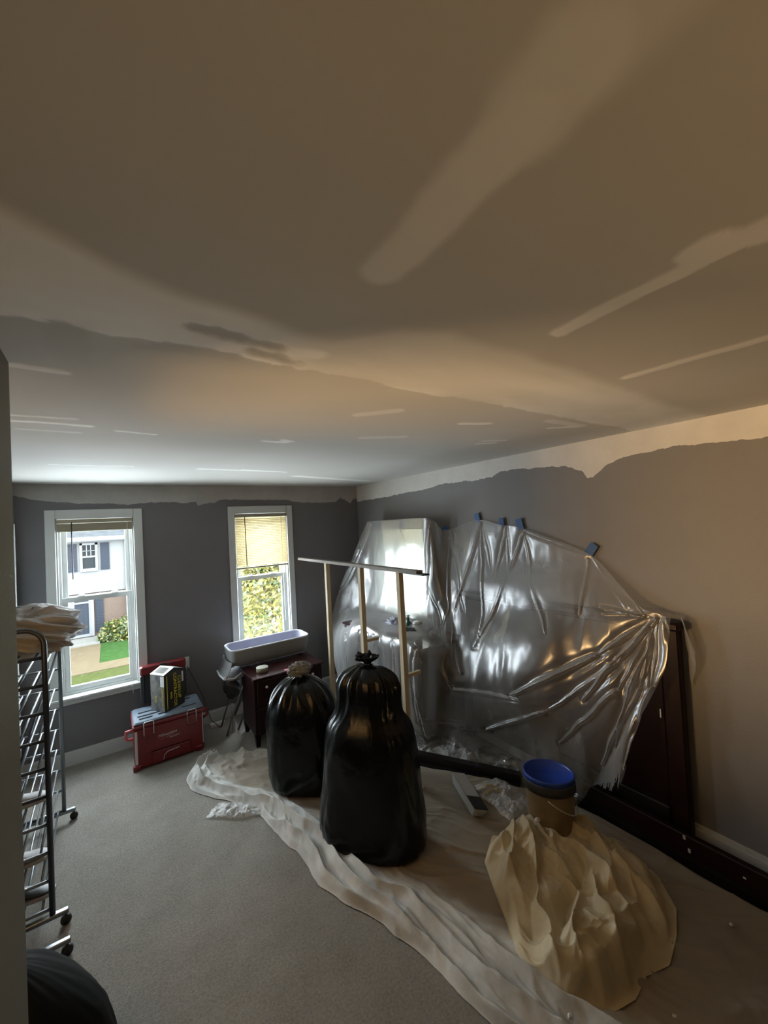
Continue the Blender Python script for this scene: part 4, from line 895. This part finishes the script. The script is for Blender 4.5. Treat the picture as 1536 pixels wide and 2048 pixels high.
# blue tape pieces
for (y, z, a, s_, lb) in ((2.84, 1.862, -1.1, 1, 'blue painter tape nearest the mirror'), (2.425, 1.950, .25, 1.15, 'highest blue painter tape, second from the mirror'), (2.165, 1.905, .05, 1, 'blue painter tape, middle of the five on the wall'), (1.99, 1.885, .22, 1.25, 'upright blue painter tape, fourth from the mirror'), (1.435, 1.70, -.65, 1.25, 'tilted blue painter tape farthest from the mirror')):
    w_, h_ = .024*s_, .038*s_
    vs = []
    for (p, r_) in ((-w_, -h_), (w_, -h_*.9), (w_*.9, h_), (-w_, h_*.95)):
        vs.append((p*math.cos(a)-r_*math.sin(a), p*math.sin(a)+r_*math.cos(a)))
    mb = MB(); V = [(XR-.022, y-p, z+r_) for p, r_ in vs]+[(XR-.0205, y-p, z+r_) for p, r_ in vs]
    mb.add(V, [(0, 1, 2, 3), (7, 6, 5, 4), (0, 4, 5, 1), (1, 5, 6, 2), (2, 6, 7, 3), (3, 7, 4, 0)])
    tag(mb.build('tape_piece', MM['bluetape']), lb, 'tape', 'blue tape pieces holding up the plastic')

# ------------------------------------------------------------------ drop cloth on the floor
Lp = [(.62, 3.78), (.50, 3.70), (.45, 3.60), (.46, 3.42), (.56, 3.24), (.67, 3.10), (.80, 2.85), (.83, 2.58), (.88, 2.37), (.89, 2.08), (.96, 1.88), (1.04, 1.73), (1.05, 1.65), (1.10, 1.50), (1.12, 1.34), (1.16, 1.13), (1.21, .91), (1.30, .70)]
Rp = [(.66, 3.80), (.80, 3.74), (.95, 3.66), (1.29, 3.36), (1.67, 2.92), (2.00, 2.50), (2.33, 2.00), (2.48, 1.70), (2.50, 1.42), (2.51, 1.11), (2.49, .87), (2.50, .62), (2.50, .30)]
NS, NT = 460, 300
A = resample(Lp, NS); B = resample(Rp, NS)
for Q in (A, B):
    ker = np.ones(9)/9; Q2 = np.stack([np.convolve(np.pad(Q[:, k], 4, 'edge'), ker, 'valid') for k in (0, 1)], 1); Q[:] = Q2
tv = (np.linspace(0, 1, NT)**1.35)[None, :, None]
G = A[:, None, :]*(1-tv)+B[:, None, :]*tv
s_len = np.linspace(0, 1, NS)[:, None]*4.2; x, y = G[..., 0], G[..., 1]
dl = np.linalg.norm(G-A[:, None, :], axis=2)                            # distance from the loose edge
bw = .20+.16*sst(1.4, 3.6, s_len)+.05*fbm(s_len*1.4, s_len*0, 2)          # width of the bunched strip
wob = .05*fbm(s_len*1.6+dl*2, dl*3, 3)
ph = (dl+wob)/.030+.9*np.sin(s_len*2.1)+2.4*fbm(s_len*1.1, dl*3+4, 2)
f1 = (1-np.abs(np.sin(ph)))**1.1
f2 = ridged(dl*9+s_len*1.1, s_len*2.4+dl*3, 3)
bun = sst(1.15, .55, dl/bw)
edge = sst(0, .03, dl)
hh = bun*edge*(.012+.050*f1*(.25+1.0*vn(s_len*2.2, dl*8))+.030*f2)
# fan of long folds running in from the twist
fan = ridged((x*1.1+y*.9)*5+fbm(x*2, y*2, 2), (x-y)*1.2, 3)
hh += (1-bun)*(.004+.020*np.clip(fan, 0, 1)**1.5+.008*ridged(x*6, y*6, 2))
far = sst(.95, .25, s_len); hh += far*edge*.075*np.clip(ridged(x*6+1+.4*fbm(x*4, y*4, 2), y*6, 3), 0, 1)
hh *= sst(1.0, .985, tv[..., 0])*.9+.1
rise = sst(2.28, 2.5, x)*sst(2.0, 1.4, y)*.02
G2 = G+np.stack([.012*fbm(x*8, y*8, 3), .012*fbm(x*8+50, y*8, 3)], 2)*sst(.5, 0, dl)[..., None]
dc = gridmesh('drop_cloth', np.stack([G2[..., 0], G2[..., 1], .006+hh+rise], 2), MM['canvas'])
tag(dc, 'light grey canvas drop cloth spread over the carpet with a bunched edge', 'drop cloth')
at = dc.data.attributes.new('grey_edge', 'FLOAT', 'POINT')
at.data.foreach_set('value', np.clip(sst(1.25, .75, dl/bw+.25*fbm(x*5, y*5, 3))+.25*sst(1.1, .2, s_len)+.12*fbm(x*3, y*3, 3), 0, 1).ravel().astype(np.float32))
# stick and ribbon by the cloth end
tag(MB().tube([(.47, 3.60, .02), (.60, 3.78, .035), (.72, 3.86, .03)], .006, 6).build('wood_stick', MM['lumber']), 'thin wooden stick at the far end of the grey drop cloth', 'stick')

# ------------------------------------------------------------------ tan heap of canvas
outl = [(2.14, 1.66), (1.86, 1.72), (1.68, 1.62), (1.58, 1.46), (1.50, 1.32), (1.41, 1.22), (1.37, 1.07), (1.40, .97), (1.52, .87), (1.66, .83), (1.78, .84), (1.90, .80), (2.06, .83), (2.20, .88), (2.32, 1.00), (2.40, 1.18), (2.42, 1.34), (2.36, 1.50), (2.26, 1.62)]
O_ = resample(outl+[outl[0]], 361)[:-1]; c0 = np.array([1.86, 1.22])
rr = np.linspace(0, 1, 190)[None, :, None]; G = c0+(O_[:, None, :]-c0)*rr
x, y = G[..., 0].copy(), G[..., 1].copy(); r = rr[..., 0]
env = sst(0, .20, 1-r+.05*fbm(x*7, y*7, 2))
def lump(cx_, cy_, sx, sy, a, h): 
    ca, sa = math.cos(a), math.sin(a); u = ((x-cx_)*ca+(y-cy_)*sa)/sx; v = (-(x-cx_)*sa+(y-cy_)*ca)/sy
    return h*np.exp(-(u*u+v*v)**1.5)
H = .03+lump(1.88, 1.42, .26, .30, .2, .13)+lump(1.62, .99, .19, .14, -.2, .13)+lump(2.10, 1.08, .18, .15, .3, .10)+lump(1.86, 1.02, .14, .12, 0, .05)+lump(2.18, 1.36, .14, .18, 0, .07)+lump(1.60, 1.32, .12, .2, .3, .05)
cre = 0
for k, (x0, y0, x1, y1, wd, h) in enumerate([(1.96, 1.58, 1.62, 1.12, .03, .05), (1.98, 1.50, 1.52, 1.20, .025, -.06), (2.0, 1.52, 1.98, 1.06, .035, .06), (2.02, 1.5, 2.26, 1.16, .03, .06), (1.78, 1.62, 1.60, 1.38, .022, .05), (1.84, 1.62, 1.72, 1.30, .018, -.05), (1.72, 1.58, 1.58, 1.30, .02, .05), (1.98, 1.2, 1.56, 1.14, .03, -.09), (1.80, 1.12, 2.05, .95, .025, -.07), (2.05, 1.15, 1.86, .86, .022, .05), (1.52, .90, 1.56, 1.12, .02, -.08), (1.70, .88, 1.72, 1.08, .03, .03), (1.42, 1.0, 1.52, 1.12, .018, .06), (2.10, 1.28, 2.36, 1.10, .025, .05), (2.02, 1.22, 2.30, 1.26, .02, -.06), (2.2, .92, 2.1, 1.1, .02, .05), (1.93, .84, 1.98, 1.0, .018, .05), (1.8, 1.5, 2.1, 1.42, .02, .03)]):
    d, t = segd(x+.03*fbm(x*5+k, y*5, 2), y+.03*fbm(x*5, y*5+k, 2), x0, y0, x1, y1)
    cre = cre+h*np.exp(-np.abs(d/wd)**1.35)*np.sin(PI*np.clip(.15+.75*t, 0, 1))
wx_, wy_ = .25*fbm(x*2.2, y*2.2, 2), .25*fbm(x*2.2+9, y*2.2+3, 2)
phi = np.arctan2(y-1.66, x-2.02); rho = np.hypot(x-2.02, y-1.66)
rad = 1-np.abs(np.sin(7*phi+2.6*fbm(rho*3+phi*1.5, phi*2, 3)))
crs = 1-np.abs(np.sin((x*.8-y*1.1)*15+3.2*fbm(x*3.5, y*3.5, 3)+1))
mixf = sst(.40, .62, rho)
H = H+cre*.55+(.055*rad**1.6*sst(.02, .2, rho)*(1-mixf)+.06*crs**1.8*mixf)+.05*(ridged(x*4.5+wx_*4, y*4.5+wy_*4, 2)-.35)+.010*ridged(x*14+wx_*8, y*14+wy_*8, 2)
Z = .025+np.maximum(H, .0)*.86*env
push = .035*env; gx = fbm(x*6+1, y*6, 2)*push; gy = fbm(x*6, y*6+8, 2)*push
th_ = gridmesh('canvas_heap', np.stack([x+gx, y+gy, Z], 2), MM['tan'], closed_u=True)
tag(th_, 'heap of crumpled tan canvas drop cloth in front of the blue-lidded bucket', 'drop cloth')

# ------------------------------------------------------------------ bucket
bk = tag(empty('bucket', (2.09, 1.50, .02)), 'bucket with a bright blue lid beside the plastic sheeting', 'bucket')
BX, BY = 2.10, 1.47; TM = Matrix.Translation((BX, BY, .06))@Matrix.Rotation(math.radians(-3), 4, 'X')@Matrix.Rotation(math.radians(4), 4, 'Y')
MB().lathe([(.001, 0), (.120, 0), (.128, .06), (.136, .29), (.138, .31), (.138, .33)], 0, 0, 48, M=TM).build('pail', MM['bucket'], bk)
MB().lathe([(.142, .335), (.146, .335), (.146, .356), (.144, .362), (.137, .363), (.133, .358), (.131, .350), (.001, .349)], 0, 0, 64, M=TM, cap=False).build('lid', MM['bluelid'], bk)
MB().lathe([(.136, .288), (.148, .285), (.1485, .334), (.146, .338)], 0, 0, 48, M=TM, cap=False).build('lid_skirt', MM['dark'], bk)
MB().tube([tuple(TM@Vector((.150*math.cos(a), .150*math.sin(a), .27-.10*math.sin((a+2.6)/1.9*PI*.6)))) for a in np.linspace(-2.6, -.7, 14)], .0035, 6).build('bail', MM['foil'], bk)

# metal mud pan and yellow strap
mp_ = tag(empty('mud_pan', (1.86, 1.98, .05)), 'narrow silver drywall pan lying on the drop cloth left of the bucket', 'mud pan')
Mx = Matrix.Translation((1.975, 2.01, .10))@Matrix.Rotation(math.radians(-110), 4, 'Z')@Matrix.Rotation(math.radians(6), 4, 'Y')@Matrix.Rotation(math.radians(-20), 4, 'X')
mb = MB(); q = [(-.17, -.052, 0), (.17, -.052, 0), (.17, .052, 0), (-.17, .052, 0), (-.15, -.036, -.06), (.15, -.036, -.06), (.15, .036, -.06), (-.15, .036, -.06), (-.17, -.052, .003), (.17, -.052, .003), (.17, .052, .003), (-.17, .052, .003)]
mb.add([tuple(Mx@Vector(p)) for p in q], [(0, 4, 5, 1), (1, 5, 6, 2), (2, 6, 7, 3), (3, 7, 4, 0), (4, 7, 6, 5), (8, 9, 10, 11)]); mb.build('pan', MM['foil'], mp_)
mb = MB(); q = [(.06, -.053, .006), (.175, -.053, .006), (.175, .053, .006), (.06, .053, .006)]; mb.add([tuple(Mx@Vector(p)) for p in q], [(0, 1, 2, 3)]); mb.build('dark_end', MM['dark'], mp_)
tag(MB().tube([(2.07, 2.03, .05), (2.13, 2.0, .075), (2.20, 1.93, .05)], .014, 8).tube([(2.08, 1.97, .05), (2.16, 1.96, .06), (2.22, 1.89, .045)], .012, 8).build('yellow_strap', MM['yellow']), 'short yellow strap beside the silver pan', 'strap')
# crumbs of plaster on the cloth
rs = np.random.RandomState(5)
for (cx_, cy_, cz_, s_, lb) in ((1.93, 1.44, .25, .02, 'pinkish crumb on top of the tan heap'), (1.40, .95, .035, .012, 'white crumb at the lower left foot of the tan heap'), (2.3, .70, .03, .01, 'white crumb on the cloth near the bed rail at the right edge'), (1.36, .80, .03, .012, 'white crumb on the cloth below the tan heap'), (1.72, .72, .02, .012, 'white crumb on the cloth at the bottom edge right of the heap')):
    tag(blobmesh('plaster_crumb', (cx_, cy_, cz_), (s_, s_*.7, s_*.5), MM['white_card'] if s_ < .02 else MM['print'], amp=.5, fr=2, seed=int(cx_*10), nu=14, nv=9), lb, 'debris')
